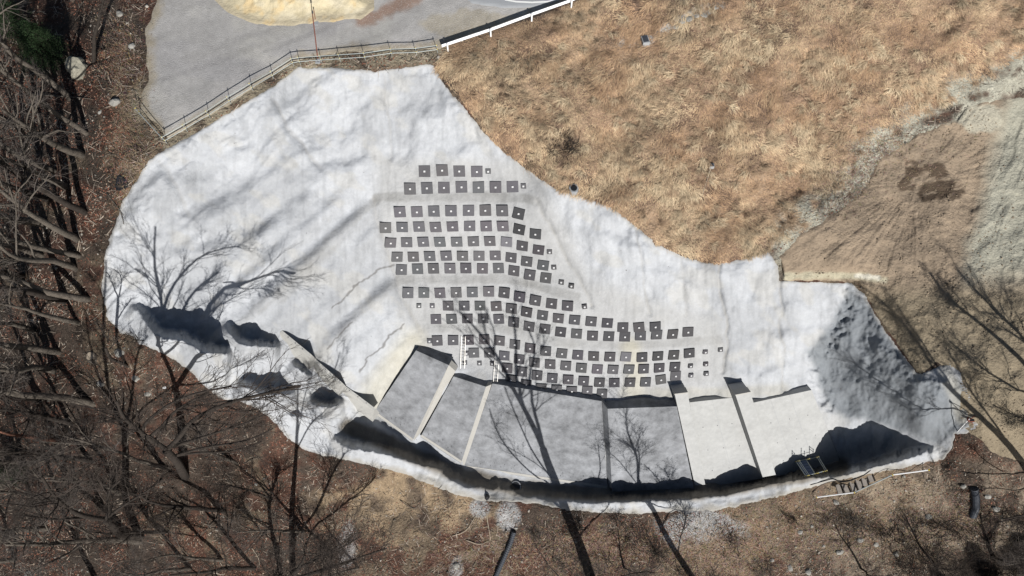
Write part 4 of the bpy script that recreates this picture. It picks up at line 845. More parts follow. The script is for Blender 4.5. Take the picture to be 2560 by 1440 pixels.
for k_, (b_, t_, H_, R_) in enumerate([((2480,1490),(2600,1560),9,3.2),((2590,1450),(2720,1530),9,3.2),((2400,1530),(2470,1600),6,2.6),((2680,1380),(2800,1420),7,3.0)]):  # unseen conifers added to throw shade over the bottom right corner
    conifer(b_, t_, H_, R_, 20 + k_, 'unseen evergreen added outside the frame to shade the bottom right corner')

# ------------------------------------------------------------------ retaining wall panels
SLAB_LABEL = {'P1': 'highest and leftmost grey sloping wall panel, beside the stepped strip', 'P2': 'narrow grey wall panel, second from the left', 'P3': 'widest mottled grey wall panel crossed by a thick trunk shadow',
 'P4': 'grey wall panel left of the two pale panels', 'P5': 'pale cream wall panel between the two raised piers', 'P6': 'pale wall panel at the right end with railing shadows on it'}
def prism(front, n, t):
    f = [np.array(p) for p in front]; b = [p - n * t for p in f]; return f + b, [(0, 1, 2, 3), (7, 6, 5, 4), (0, 4, 5, 1), (1, 5, 6, 2), (2, 6, 7, 3), (3, 7, 4, 0)]
SIDE = {'P1': ((1122,913), (1034,1096), (1038,1110), (1139,928), .8, 'conc_edge'), 'P2': ((1215,967), (1155,1151), (1160,1167), (1229,961), .5, 'conc_edge'), 'P4': ((1519,1022), (1530,1221), (1517,1216), (1503,1000), .9, 'conc_old')}
def side_quad(o, nm):
    (a, b, c, d, dr, mt) = SIDE[nm]; _, A, n = SB[nm]; V = [ray_plane(*a, A, n), ray_plane(*b, A, n), ray_plane(*c, A - n * dr, n), ray_plane(*d, A - n * dr, n)]
    V = V + [p - n * .9 for p in V]; m = MB(); m.add(rel(o, V), [(0, 1, 2, 3), (7, 6, 5, 4), (0, 4, 5, 1), (1, 5, 6, 2), (2, 6, 7, 3), (3, 7, 4, 0)]); m.build('side_facing', mt, o)
for nm, (s, A, n) in SB.items():
    old = nm in ('P1', 'P2', 'P3', 'P4'); q = [ray_plane(*s[i], A, n) for i in (1, 2, 3, 4)]
    dn = q[3] - q[0]; dn /= np.linalg.norm(dn); ba = q[2] - q[1]; ba /= np.linalg.norm(ba)
    o = thing('wall_panel', q[3] - n * (s[8] + .3), SLAB_LABEL[nm], 'wall panel', 'sloping retaining wall panels')
    fr = rel(o, [q[0], q[1], q[2] + ba * .5, q[3] + dn * .5]); V, Fc = prism(fr, n, s[8] + .5)
    m = MB(); m.add(V, Fc); m.build('slab', 'conc_old' if old else 'conc_new', o)
    e = q[1] - q[0]; e /= np.linalg.norm(e); eb = q[2] - q[3]; wl = np.linalg.norm(eb); eb /= wl
    if nm in ('P1', 'P2', 'P3'):     # lit concrete toe and east end trim
        z = np.array((0, 0, 1.)); mm = MB(); L0 = q[3] + dn * .06 + n * .03; R0 = q[2] + ba * .06 + n * .03
        V, Fc = prism(rel(o, [L0, R0, R0 + ba * .34, L0 + dn * .34]), n, .4); mm.add(V, Fc); mm.build('toe_beam', 'conc_edge', o)
        if nm != 'P3': side_quad(o, nm)
    if nm == 'P4': side_quad(o, nm)
    # rows of dowels near the toe
    if old:
        mm = MB(); k = int(wl / 1.1)
        for i in range(k):
            for rw in (0, 1):
                p = q[3] + eb * ((i + .5 + .25 * rw) * wl / k) - (dn if i < k / 2 else ba) * (.55 + .45 * rw); mm.tube(rel(o, [p - n * .05, p + n * .16]), .02, 5)
        mm.build('dowels', 'bolt', o)
    else:                            # weep holes, then formwork joint lines, slightly raised fins
        mm = MB()
        for rw in (.30, .58, .84):
            for i in range(3): p = (q[0] * (1 - rw) + q[3] * rw) * (1 - (i + .6) / 3.3) + (q[1] * (1 - rw) + q[2] * rw) * ((i + .6) / 3.3); mm.tube(rel(o, [p - n * .05, p + n * .012]), .055, 8)
        mm.build('weep_holes', 'bolt', o)
        for f in ((.52,) if nm == 'P5' else (.30, .62)):
            a = q[0] * (1 - f) + q[1] * f; b = q[3] * (1 - f) + q[2] * f; d = (b - a) / np.linalg.norm(b - a); mm = MB(); mm.box(rel(o, [(a + b) / 2 + n * .004])[0], np.cross(d, n), d, n, .012, np.linalg.norm(b - a) / 2 - .05, .012); mm.build('joint_line', 'grey', o)
# piers
def pier(tl, tr, br, bl, ztl, proud, label, ref):
    s, A, n = SB[ref]; A2 = A + n * proud; q = [ray_plane(*p, A2, n) for p in (tl, tr, br, bl)]
    d0 = (q[3] - q[0]) / np.linalg.norm(q[3] - q[0]); d1 = (q[2] - q[1]) / np.linalg.norm(q[2] - q[1])
    o = thing('wall_pier', q[3] - n * proud, label, 'pier', 'raised piers of the retaining wall')
    V, Fc = prism(rel(o, [q[0], q[1], q[2] + d1 * .35, q[3] + d0 * .35]), n, proud + 1.0); m = MB(); m.add(V, Fc); m.build('shaft', 'conc_new', o)
    e = (q[1] - q[0]) / np.linalg.norm(q[1] - q[0]); m = MB(); up = -d0
    m.box(rel(o, [(q[0] + q[1]) / 2 - n * .35 + up * .06])[0], e, up, n, np.linalg.norm(q[1] - q[0]) / 2 + .04, .07, .42); m.build('cap_stone', 'conc_edge', o)
pier((1687,986), (1719,982), (1762,1206), (1736,1208), 0, .85, 'raised pale pier between the grey panel and the cream panel', 'P5')
pier((1839,988), (1876,981), (1938,1182), (1905,1188), 0, .85, 'raised pale pier between the cream panel and the right end panel', 'P6')
# little end block
A, n = SB['P6'][1], SB['P6'][2]; q = [ray_plane(*p, A, n) for p in ((2094,1130), (2131,1122), (2140,1140), (2099,1149))]
o = MB(); V, Fc = prism(q, n, 1.4); o.add(V, Fc); ob = o.build('concrete_block', 'conc_edge'); tag(ob, 'short concrete block at the foot of the right end panel, in shade', 'block')

# ------------------------------------------------------------------ stepped strip beside panel one
SEG = [((700,826),(762,860),(775,893),(712,846),'uppermost length of the stepped concrete strip'),((775,893),(840,935),(852,962),(790,914),'middle length of the stepped concrete strip'),((852,962),(918,1006),(938,1030),(866,984),'lowest length of the stepped concrete strip, touching the first wall panel')]
def strip_piece(a, b, zt_a, zt_b, wpx, drop, label):
    """level-topped kerb wall from pixel a to pixel b; its lower end stands clear of the slope"""
    A = un(*a, zt_a); B = un(*b, zt_b); e = B - A; L = np.linalg.norm(e); e /= L; s = np.array([-e[1], e[0], 0]); s /= np.linalg.norm(s)
    if s[1] < 0: s = -s
    o = thing('strip_wall', A - np.array((0, 0, drop)), label, 'wall', 'lengths of the stepped concrete strip'); f = -s; z = np.array((0, 0, 1.))
    V = [A + s * .16, B + s * .16, B - s * .10, A - s * .10]; bot = [A + s * .16 - z * drop, B + s * .16 - z * drop * 1.3, B + f * wpx - z * drop * 1.3, A + f * wpx - z * drop]
    m = MB(); m.add(rel(o, V + bot), [(3, 2, 1, 0), (4, 5, 6, 7), (0, 1, 5, 4), (1, 2, 6, 5), (2, 3, 7, 6), (3, 0, 4, 7)]); m.build('wall_body', 'strip', o)
    m = MB()
    for i in range(3): 
        c = A + e * L * (.25 + .25 * i); m.box(rel(o, [c + s * .03 + z * .02])[0], e, s, z, .03, .04, .02)
    m.build('form_ties', 'bolt', o)
def gzf(a, b): return float(gz(a, b))
for (a, b, wl_, lab) in (((702,829),(774,888),.95,SEG[0][4]),((775,891),(851,958),.95,SEG[1][4]),((852,961),(936,1024),1.0,SEG[2][4])):
    za = gzf(*a) + .12; strip_piece(a, b, za, max(gzf(*b) + 1.7, za - 2.2), wl_, 1.9, lab)

# ------------------------------------------------------------------ anchor plates
ROWS = [
 [(1062,427.5),(1106,425),(1148.6,426.7),(1192,427.5),(1221,426.5,1)],
 [(1025.4,471.8),(1068,470),(1110.5,469),(1154,467),(1196.5,468),(1239.5,467.5),(1281.8,466),(1310,464,1)],
 [(1000,528.4),(1042.6,528),(1085.4,526.7),(1128,526),(1171.3,525),(1213.9,525),(1256.4,526),(1297.5,533,0,.5,14)],
 [(963.9,568),(1005.7,566),(1047.9,565),(1089.6,566),(1131.8,564.4),(1174.4,563.4),(1216,564),(1257.8,564),(1299,571.8,0,.42,14),(1339.3,583,0,.55,8)],
 [(976,605),(1017,604),(1058.6,603),(1100,603),(1142.2,602.7),(1184,601.7),(1225,601),(1267,602.7,0,1.5,8),(1306.6,612.8,0,.65,10),(1347,622.6,0,.55,9),(1374,627.5,1,.8)],
 [(992.6,640.5),(1033.8,640.5,0,.85),(1074.8,639),(1116,638),(1157,638.4),(1198,638),(1238.7,637),(1278.7,642,0,.7,9),(1317.6,652,0,.65,10),(1358.5,661.5,0,.7,9),(1385,666.4,1,.7)],
 [(1003.4,673.2),(1044.5,671),(1084.3,670,0,.85),(1125.5,669.7),(1165.4,669.3,0,.8),(1206.4,670,0,.85),(1246.6,669,0,.85),(1286,675.5,0,.7,9),(1325,686,0,.65,10),(1365,693.5,0,.7,8),(1404.2,704.6,1,.7,8),(1429.2,714,1,.6,8)],
 [(1019.6,731.6,0,1.1),(1060,730.8),(1100.5,731.2,0,.95),(1141,730),(1181.4,729.3),(1222.2,727.7),(1261.3,731,0,.7,7),(1300,741.2,0,.65,10),(1339.2,750,0,.62,10),(1379.6,757.6,0,.62,8),(1419.6,763.4,0,.62,5),(1461.4,765,1,.7,-8)],
 [(1047,763,1),(1081,762.9,1),(1121,763,0,.75),(1161,763,0,.75),(1200.5,762.7,0,.7),(1241,764.2,0,.7),(1279.4,770.3,0,.7,8),(1317.5,778.9,0,.45,12),(1357,786.5,0,.7,9),(1396.4,794,0,.7,7),(1437,798,0,.7,6),(1478,802,0,.7,4),(1518.3,805.8,0,.5,3),(1557.2,816.4,0,.6,0),(1597.6,816.2,0,.6,-5),(1637.7,814.8,0,.55,-6)],
 [(1090.2,796.3,0,.75),(1129.4,796,0,.72),(1168.9,795,0,.65),(1208.3,794.9,0,.75),(1247.4,795.9,0,.7),(1285.3,804.3,0,.6,8),(1323.6,814.8,0,.7,10),(1362.8,820.9,0,.7,8),(1401.9,828.3,0,.5,7),(1441.8,832.6,0,.75,5),(1481.6,838,0,.65,2),(1521.8,839.2,0,.6,2),(1561.9,840.2,0,.6,1),(1601.3,837.5,0,.65,0),(1641,835,0,.7,-1),(1680.6,833.6,0,.55,-3),(1719.3,828,0,.65,-4)],
 [(1074.3,851.3,1,.9),(1093.5,850.7,0,.8,-2),(1133,849.4,0,.85),(1171.6,848.8,0,.7),(1211.3,847.2,0,.8),(1249.5,850.5,0,.75,6),(1287.8,859.3,0,.8,8),(1326,869,0,.75,9),(1365,876.3,0,.75,6),(1404.8,882,0,.75,6),(1444.7,886,0,.65,4),(1484.3,888.8,0,.62,2),(1524.6,890.4,0,.65,2),(1564.2,890.2,0,1.3,3),(1604.8,891.6,0,.55,-4),(1644,888.4,0,.5,-3),(1683.8,885.9,0,.55,-1),(1722.6,881.2,0,.5,-7),(1762.3,877.9,1,.8,-2),(1800.4,872.2,1,.7,-8)],
 [(1166,881.8,1),(1185,880.8,0,.9),(1223.6,880.6,0,.85),(1261.3,887.7,0,.75,5),(1298.8,896.4,0,.7,7),(1337,905,0,.75,6),(1376,909,0,.8,3),(1415,913,0,.8,5),(1453.8,918.4,0,.8,4),(1493.5,921.3,0,.85,3),(1532.6,922,0,.95,3),(1572,921.6,0,.8,3),(1608.6,920.7,0,.6,-3),(1647.4,918,0,.5,-5),(1686.5,914.8,0,.5,-3),(1725.4,912.9,1,.6,-2),(1763.8,908.4,1,.7,-5)],
 [(1162,906,1,.8),(1199,906.6,1,.9),(1231,907.6,1,.8),(1268.5,918.8,0,.7,6),(1305.7,928,0,.75,6),(1343.4,937,0,.75,6),(1381.3,944,0,.72,5),(1420.7,947.7,0,.65,3),(1459.3,951,0,.65,3),(1498.6,954.3,0,.65,1),(1535.9,955,0,.55,-1),(1574.8,954.3,0,.65,0),(1613.4,953.5,0,.65,-1),(1651.5,947.2,0,.75,-10),(1688.2,937.9,0,.8,-4),(1726.5,936.7,1,.7,-3),(1764.8,932.4,1,.7,-4)],
 [(1277.6,948.7,0,.6,8),(1316.3,960.8,0,.65,5),(1353.6,969.5,0,.7,4),(1391.5,972.7,0,.9,3),(1429.5,976,0,.8,2),(1468.2,975.8,0,.95,2),(1505,983,0,.8,2)],
]
I3 = np.eye(3)
def plate_meshes(h):
    o = []
    m = MB(); m.box((0, 0, .0), *I3, h, h, .10, .012); o.append(('base', m, 'plate'))
    m = MB(); m.box((0, 0, .145), *I3, .082, .082, .045, .01); o.append(('anchor_cap', m, 'cap'))
    m = MB(); m.tube([(0, 0, .185), (0, 0, .215)], .022, 6); o.append(('bolt_head', m, 'bolt')); return o
protos = {}
rp = np.random.default_rng(5); nplate = 0
for ri, row in enumerate(ROWS):
    for ci, e in enumerate(row):
        small = len(e) > 2 and e[2] == 1; tn = e[3] if len(e) > 3 else 1.0; rot = e[4] if len(e) > 4 else rp.uniform(-2, 1)
        nrm, ex, ey = frame_at(e[0], e[1]); nrm = nrm + rp.normal(0, .022, 3); nrm /= np.linalg.norm(nrm); pos = un(e[0], e[1], float(base(np.array(e[0]), np.array(e[1])))) + nrm * .10
        # the last one or two rows and the rotated plates follow the real surface level
        gpos = gp(e[0], e[1]); lift = (gpos - pos) @ nrm; pos = pos + nrm * max(0, min(.35, lift))
        o = thing('anchor_plate', pos, '%s grey square anchor plate, %s from the left in the %s row from the top' % ('small' if small else ('pale' if tn > 1.2 else 'dark' if tn < .6 else 'medium'), ORD[ci], ORD[ri]), 'anchor plate', 'anchor plates on the slope')
        x = ex - nrm * (ex @ nrm); x /= np.linalg.norm(x); y = np.cross(nrm, x); a = math.radians(-rot); x, y = x * math.cos(a) + y * math.sin(a), -x * math.sin(a) + y * math.cos(a)
        o.matrix_world = Matrix(((x[0], y[0], nrm[0], pos[0]), (x[1], y[1], nrm[1], pos[1]), (x[2], y[2], nrm[2], pos[2]), (0, 0, 0, 1)))
        if small not in protos: protos[small] = [m_.build(nm_, mt_, o) for nm_, m_, mt_ in plate_meshes(.24 if small else .53)]; kids = protos[small]
        else:
            kids = []
            for c in protos[small]: d = c.copy(); C.objects.link(d); d.parent = o; kids.append(d)
        g = tn * rp.uniform(.92, 1.08); tint = rp.normal(0, .02, 3); kids[0].color = (g * (1 + tint[0]), g * (1 + tint[1]), g * (1.02 + tint[2]), 1); nplate += 1
print('plates', nplate)

# ------------------------------------------------------------------ ladders
def ladder(bot, top, label):
    n_, ex, ey = frame_at(*bot); Bp = gp(*bot, .15) + n_ * .12; Tp = gp(*top, .15) + n_ * .12; o = thing('ladder', Bp, label, 'ladder', 'aluminium ladders on the slope')
    d = Tp - Bp; L = np.linalg.norm(d); d /= L; x = np.cross(d, n_); x /= np.linalg.norm(x)
    for s in (-1, 1): m = MB(); m.box(d * L / 2 + x * s * .21, x, d, n_, .02, L / 2, .035); m.build('side_rail', 'alu', o)
    k = int(L / .33)
    for i in range(k): m = MB(); c = d * (L * (i + .5) / k); m.tube([c - x * .2, c + x * .2], .02, 5); m.build('rung', 'alu', o)
ladder((1156,920), (1158,840), 'pale ladder standing above the second wall panel'); ladder((1238,955), (1242,898), 'short ladder at the left top corner of the widest panel')

# ------------------------------------------------------------------ pipe fence and guardrail along the lot
Z3 = np.array((0, 0, 1.))
FEET = [(353,288),(418,359),(469,329),(526,295),(578,260),(633,227),(685,197),(735,165),(752,162),(806,158),(852,155),(914,151),(980,141),(1042,139),(1094,132)]
o = thing('pipe_fence', gp(353, 288), 'pipe fence with yellow clamps along the edge of the gravel lot', 'fence'); ft = [gp(a, b) for a, b in FEET]
for p in ft:
    m = MB(); m.tube(rel(o, [p - Z3 * .15, p + Z3 * 1.15]), .024, 6); po = m.build('post', 'galv', o)
    m = MB()
    for h in (.5, 1.02): m.box(rel(o, [p + Z3 * h])[0], *I3, .04, .04, .05, .01)
    m.build('clamp', 'yellow', po)
for h in (.5, 1.02):
    for i in range(len(ft) - 1): m = MB(); m.tube(rel(o, [ft[i] + Z3 * h + np.array((0, -.045, 0)), ft[i + 1] + Z3 * h + np.array((0, -.045, 0))]), .031, 6); m.build('rail', 'galv', o)
GF = [(1120,127),(1227,91),(1329,53),(1428,18),(1520,-25),(1610,-70)]
o = thing('guardrail', gp(1120, 127), 'white guardrail running off the top edge beside the dry grass', 'guardrail'); g = [gp(a, b) for a, b in GF]
for i, p in enumerate(g):
    m = MB(); m.tube(rel(o, [p - Z3 * .3, p + Z3 * .95]), .075, 8); m.build('post', 'white', o)
    d = g[min(i + 1, 5)] - g[max(i - 1, 0)]; d[2] = 0; d /= np.linalg.norm(d); s = np.cross(Z3, d); m = MB(); m.box(rel(o, [p + Z3 * .66 + s * .10])[0], d, s, Z3, .06, .06, .20); m.build('bracket', 'white', o)
st = g[0] + (g[0] - g[1]) * .11; line = [st] + g
for i in range(len(line) - 1):
    a, b = line[i], line[i + 1]; d = b - a; L = np.linalg.norm(d); d /= L; s = np.cross(Z3, d); s /= np.linalg.norm(s)
    prof = [(.0, -.175), (.05, -.15), (.05, -.08), (-.01, -.04), (-.01, .04), (.05, .08), (.05, .15), (.0, .175)]; V = []
    for q in (a, b):
        for (x, z) in prof: V.append(q + Z3 * (.64 + z) + s * (.19 + x) )
        for (x, z) in prof[::-1]: V.append(q + Z3 * (.64 + z) + s * (.19 + x - .012))
    k = 16; m = MB(); m.add(rel(o, V), [(i2, (i2 + 1) % k, k + (i2 + 1) % k, k + i2) for i2 in range(k)]); m.build('beam', 'white', o)

# slim rusty poles
def leaning_pole(b, t, z, label, r=.05, extra=True):
    B = gp(*b, -.1); T = un(*t, z); o = thing('rusty_pole', B, label, 'pole'); m = MB(); m.tube(rel(o, [B, B + (T - B) * .5, T]), r, 7, r * .7); m.build('shaft', 'rust', o)
    m = MB(); m.tube(rel(o, [T - (T - B) * .03, T + (T - B) * .03]), r * 1.5, 7); m.build('cap', 'black', o); m = MB(); m.box(rel(o, [gp(*b, .03)])[0], *I3, .22, .22, .05, .01); m.build('footing', 'grey', o)
leaning_pole((795,153), (781,30), 2.6, 'thin rusty pole leaning over the pipe fence'); leaning_pole((790,58), (784,22), .9, 'short rusty pole stub on the small white footing by the sand', .04)

# ------------------------------------------------------------------ rocks, stump, drains, pipes, odds and ends
def rock(px, r, seed, name, label, material='stone', group=None, cat='rock', sink=.3, flat=.7):
    import bmesh
    rr = np.random.default_rng(seed); bm = bmesh.new(); bmesh.ops.create_icosphere(bm, subdivisions=3 if r > .6 else 2, radius=1); sc = rr.uniform(.75, 1.2, 3) * (1, 1, flat); off = rr.uniform(0, 50, 3)
    for vv in bm.verts:
        c = np.array(vv.co); n_ = 1 + .22 * vnoise(np.array(c[0] * 1.6 + off[0] + c[2]), np.array(c[1] * 1.6 + off[1] - c[2]), seed) + .10 * vnoise(np.array(c[0] * 4 + off[2]), np.array(c[1] * 4 + c[2] * 4), seed + 1); vv.co = Vector(c * float(n_) * sc * r)
    me = bpy.data.meshes.new(name); bm.to_mesh(me); bm.free(); me.materials.append(M[material]); o = bpy.data.objects.new(name, me); C.objects.link(o)
    P = gp(*px, r * flat * (1 - sink * 2) * .6); o.location = tuple(P); o.rotation_euler = (0, 0, rr.uniform(0, 6)); return tag(o, label, cat, group)
rock((193,172), 1.05, 3, 'boulder', 'rounded pale boulder under the conifer at the upper left', 'rock', cat='boulder', flat=.95, sink=.1)
ST = [(1140,1415,.35,'pale stone at the bottom left of the black pipe'),(2090,1255,.3,'pale stone under the white handrail'),(2410,1215,.32,'pale slab stone right of the pipe mouth'),(2490,1270,.4,'large pale stone near the right edge'),(2470,1240,.3,'pale stone above the large one near the right edge'),
 (1930,1400,.22,'small white stone at the bottom centre right'),(1975,1420,.35,'pale stone at the bottom beside dark debris'),(2020,1430,.35,'pale block stone at the bottom edge'),(2150,1350,.3,'grey stone pair member left of the thicket, upper'),(2190,1360,.3,'grey stone left of the thicket, lower'),
 (2000,1330,.25,'whitish stone below the steps'),(2030,1315,.2,'small whitish stone below the steps, right one'),(1290,1320,.2,'pale stone beside the gravel patch'),(1245,1310,.22,'flat pale stone above the black pipe end'),(300,35,.35,'grey broken stone near the top left of the lot'),
 (330,115,.3,'white rubble stone by the straw clump'),(287,255,.45,'grey rubble heap stone west of the fence end'),(250,280,.2,'small white stone west of the fence'),(300,880,.4,'grey rock beside the young tree'),(340,945,.3,'pale broken rock near the white stake'),(370,985,.3,'grey rock below the white stake'),
 (250,960,.35,'grey rock under the round stump'),(70,1440,.5,'pale rock at the bottom left edge'),(640,1210,.2,'small pale stone under the twigs'),(2320,1290,.35,'grey rock at the left of the thicket'),(2260,1190,.15,'small pale stone on the tan bank'),(2100,1380,.4,'grey rock among dry stalks'),(2240,1385,.4,'dark grey rock in the thicket shade'),(1700,1235+110,.18,'small stone on the pale gravel apron'),(2060,1365,.2,'small pale stone left of the grey rock')]
for k, (a, b, r_, lb) in enumerate(ST): rock((a, b), r_, 100 + k, 'stone', lb, group='loose stones', cat='stone')
# round tree stump
P = gp(232, 893, 0); o = thing('tree_stump', P, 'round grey cut stump at the left below the leaning trunks', 'stump'); rs = np.random.default_rng(4); m = MB(); V = []
for h, rr_ in ((-.3, .62), (.15, .5), (.45, .44)):
    for q in range(16): t = q / 16 * 6.283; V.append((math.cos(t) * rr_ * (1 + .1 * math.sin(3 * t + 1)), math.sin(t) * rr_ * (1 + .08 * math.cos(5 * t)), h))
m.add(V, [(i * 16 + q, i * 16 + (q + 1) % 16, i * 16 + 16 + (q + 1) % 16, i * 16 + 16 + q) for i in (0, 1) for q in range(16)] + [tuple(range(32, 48))]); m.build('bark', 'bark', o)
m = MB(); m.tube([(0, 0, .44), (0, 0, .47)], .36, 16); m.build('cut_face', 'wood', o)
# dark hole, drawn as a black surface laid on the ground
o = MB(); V = [(0, 0, -.55)]; 
Pn = gp(303, 458, .04)
def ring_pit(px, ru, rv, depth, name, label, cat):
    c = gp(*px, .05); rs = np.random.default_rng(9); n = 14; V = []; 
    for k_, sc_ in ((0, 1.12), (1, 1.0), (2, .7)):
        for q in range(n): t = q / n * 6.283; j = 1 + .18 * math.sin(3 * t + 1) + .1 * math.sin(7 * t); V.append(np.array(un(px[0] + math.cos(t) * ru * sc_ * j, px[1] + math.sin(t) * rv * sc_ * j, gzf(px[0] + math.cos(t) * ru * sc_ * j, px[1] + math.sin(t) * rv * sc_ * j) + (.05, .1, .06)[k_])))
    m = MB(); m.add(V, [(i * n + q, i * n + (q + 1) % n, i * n + n + (q + 1) % n, i * n + n + q) for i in (0, 1) for q in range(n)] + [tuple(range(2 * n, 3 * n))]); o = m.build(name, 'black'); return tag(o, label, cat)
ring_pit((303,458), 15, 17, .5, 'hole_patch', 'black surface drawn for the dark hole by the left rim of the concrete', 'hole')
# corrugated pipes
def cpipe(pts, r, label, dz=.2, name='drain_pipe', group='black corrugated pipes'):
    P = [gp(a, b, dz) for a, b in pts]; o = thing(name, P[0], label, 'pipe', group); path = smooth_path(rel(o, P), 60); k = 12; V = []; F_ = []
    for i, p in enumerate(path):
        d = path[min(i + 1, 59)] - path[max(i - 1, 0)]; d /= np.linalg.norm(d); a = np.cross(d, Z3); a /= np.linalg.norm(a); b = np.cross(d, a); ri = r * (1.08 if i % 2 else .94)
        for q in range(k): t = 6.283 * q / k; V.append(p + ri * (math.cos(t) * a + math.sin(t) * b))
    for i in range(59):
        for q in range(k): F_.append((i * k + q, i * k + (q + 1) % k, i * k + k + (q + 1) % k, i * k + k + q))
    m = MB(); m.add(V, F_); m.build('pipe_wall', 'blackpipe', o); m = MB(); d = path[0] - path[1]; d /= np.linalg.norm(d); m.tube([path[0] + d * .0, path[0] + d * .09], r * 1.15, 14); m.build('collar', 'blackpipe', o)
cpipe([(1284,1332),(1277,1355),(1262,1390),(1240,1440),(1228,1480)], .26, 'long black corrugated pipe running off the bottom edge'); cpipe([(2436,1222),(2440,1245),(2440,1270),(2432,1290)], .34, 'short black corrugated pipe mouth among the stones at right')
# hose along the bank
P = [gp(a, b, .12) for a, b in ((2026,1212),(2050,1205),(2083,1196),(2100,1205),(2122,1203),(2140,1196),(2160,1188),(2176,1176),(2181,1168))]; o = thing('hose', P[0], 'black hose snaking along the bank by the steps', 'hose'); m = MB(); m.tube(list(smooth_path(rel(o, P), 40)), .055, 6); m.build('hose_line', 'black', o)
# culvert stub, catch basin, junction box
def barrel(px, r, h, label, name, material='grey'):
    P = gp(*px, -.2); o = thing(name, P, label, 'drain'); m = MB(); m.tube([(0, 0, 0), (0, 0, h)], r, 18); m.build('barrel', material, o); m = MB(); m.tube([(0, 0, h + .002), (0, 0, h + .06)], r * .7, 18); m.build('lid', 'black' if name == 'concrete_pipe' else 'grey', o)
barrel((1433,480), .42, .75, 'round concrete pipe standing at the rim of dry grass and concrete', 'concrete_pipe')
def basin(px, hx, hy, label, rot):
    P = gp(*px, .0); o = thing('drain_box', P, label, 'drain box'); c, s = math.cos(rot), math.sin(rot); x = (c, s, 0); y = (-s, c, 0); m = MB(); m.box((0, 0, .1), x, y, Z3, hx, hy, .25, .02); m.build('box_wall', 'grey', o); m = MB(); m.box((0, 0, .372), x, y, Z3, hx * .75, hy * .75, .02); m.build('grate', 'blackpipe', o); return P, o
basin((1612,104), .32, .42, 'concrete catch basin at the end of the stone gutter in the dry grass', .2)
P, o = basin((1778,417), .2, .2, 'small grey junction box in the dark grass channel', 0)
a = gp(1777, 420, .25); b = gp(1755, 490, .15); o = thing('thin_pipe', a, 'thin pale pipe leading down from the junction box', 'pipe'); m = MB(); m.tube(rel(o, [a, (a + b) / 2, b]), .03, 6); m.build('pipe_run', 'wood', o)
# stone gutter rubble is a set of countable slabs
rg = np.random.default_rng(12)
for k in range(7): u_ = 1690 + k * 17; v_ = 62 - k * 7; rock((u_ + rg.uniform(-3, 3), v_ + rg.uniform(-4, 4)), .33, 300 + k, 'gutter_stone', 'grey gutter stone in the dry grass, %s from the drain box' % ORD[k], material='stone', group='stones of the old gutter', cat='stone', flat=.3)
# survey stake
a = gp(414, 968, -.1); o = thing('survey_stake', a, 'white topped stake standing on the brown earth by the trunk shadow', 'stake'); t = un(407, 942, a[2] + 1.0); m = MB(); m.tube(rel(o, [a, t]), .025, 5); m.build('shaft', 'white', o); m = MB(); m.box(rel(o, [gp(411, 969, .06)])[0], *I3, .15, .09, .05, .01); m.build('foot_board', 'white', o)
# sandbag-like black drum with legs on the bank
a = gp(1218, 1243, .0); o = thing('black_bag', a, 'black bag on the white bank left of the drain hole', 'bag'); m = MB(); V = []; 
for h, r_ in ((0, .26), (.12, .34), (.32, .28), (.5, .14), (.72, .05)):
    for q in range(12): t = q / 12 * 6.283; V.append((math.cos(t) * r_ * .8 * (1 + .15 * math.sin(4 * t + h * 5)), math.sin(t) * r_ * (1 + .15 * math.cos(3 * t)), h))
m.add(V, [(i * 12 + q, i * 12 + (q + 1) % 12, i * 12 + 12 + (q + 1) % 12, i * 12 + 12 + q) for i in range(4) for q in range(12)] + [tuple(range(48, 60))]); m.build('sack', 'black', o, True)
m = MB(); m.tube([(.0, 0, .55), (.06, .02, .95)], .03, 6); m.build('tie', 'black', o)
# drain inlet in the channel
a = gp(1289, 1217, .02); o = thing('drain_inlet', a, 'oval drain hole in the shaded channel bed below the widest panel', 'drain'); m = MB(); m.tube([(0, 0, -.1), (0, 0, .10)], .62, 22); m.build('collar', 'conc_old', o); m = MB(); m.tube([(0, 0, .102), (0, 0, .12)], .5, 22); m.build('opening', 'black', o)
# warning tripod
o = thing('tripod', gp(2420, 1052), 'white and red pole tripod on the concrete at the right', 'tripod'); top = gp(2421, 1050, 1.9)
for q, mt in (((2393,1080),'white'),((2432,1060),'rust'),((2438,1040),'rust')): m = MB(); m.tube(rel(o, [gp(*q), top + (gp(*q) - top) * -.08]), .035, 6); m.build('leg', mt, o)
m = MB(); m.box(rel(o, [top])[0], *I3, .08, .08, .08, .02); m.build('head', 'rust', o)
o = thing('orange_box', gp(2425, 1050, .02), 'dark red basket under the pole tripod', 'basket'); m = MB(); m.box((0, 0, .12), *I3, .28, .2, .12, .03); m.build('basket_body', 'rust', o); m = MB(); m.box((0, 0, .27), *I3, .22, .15, .02); m.build('lid', 'black', o)

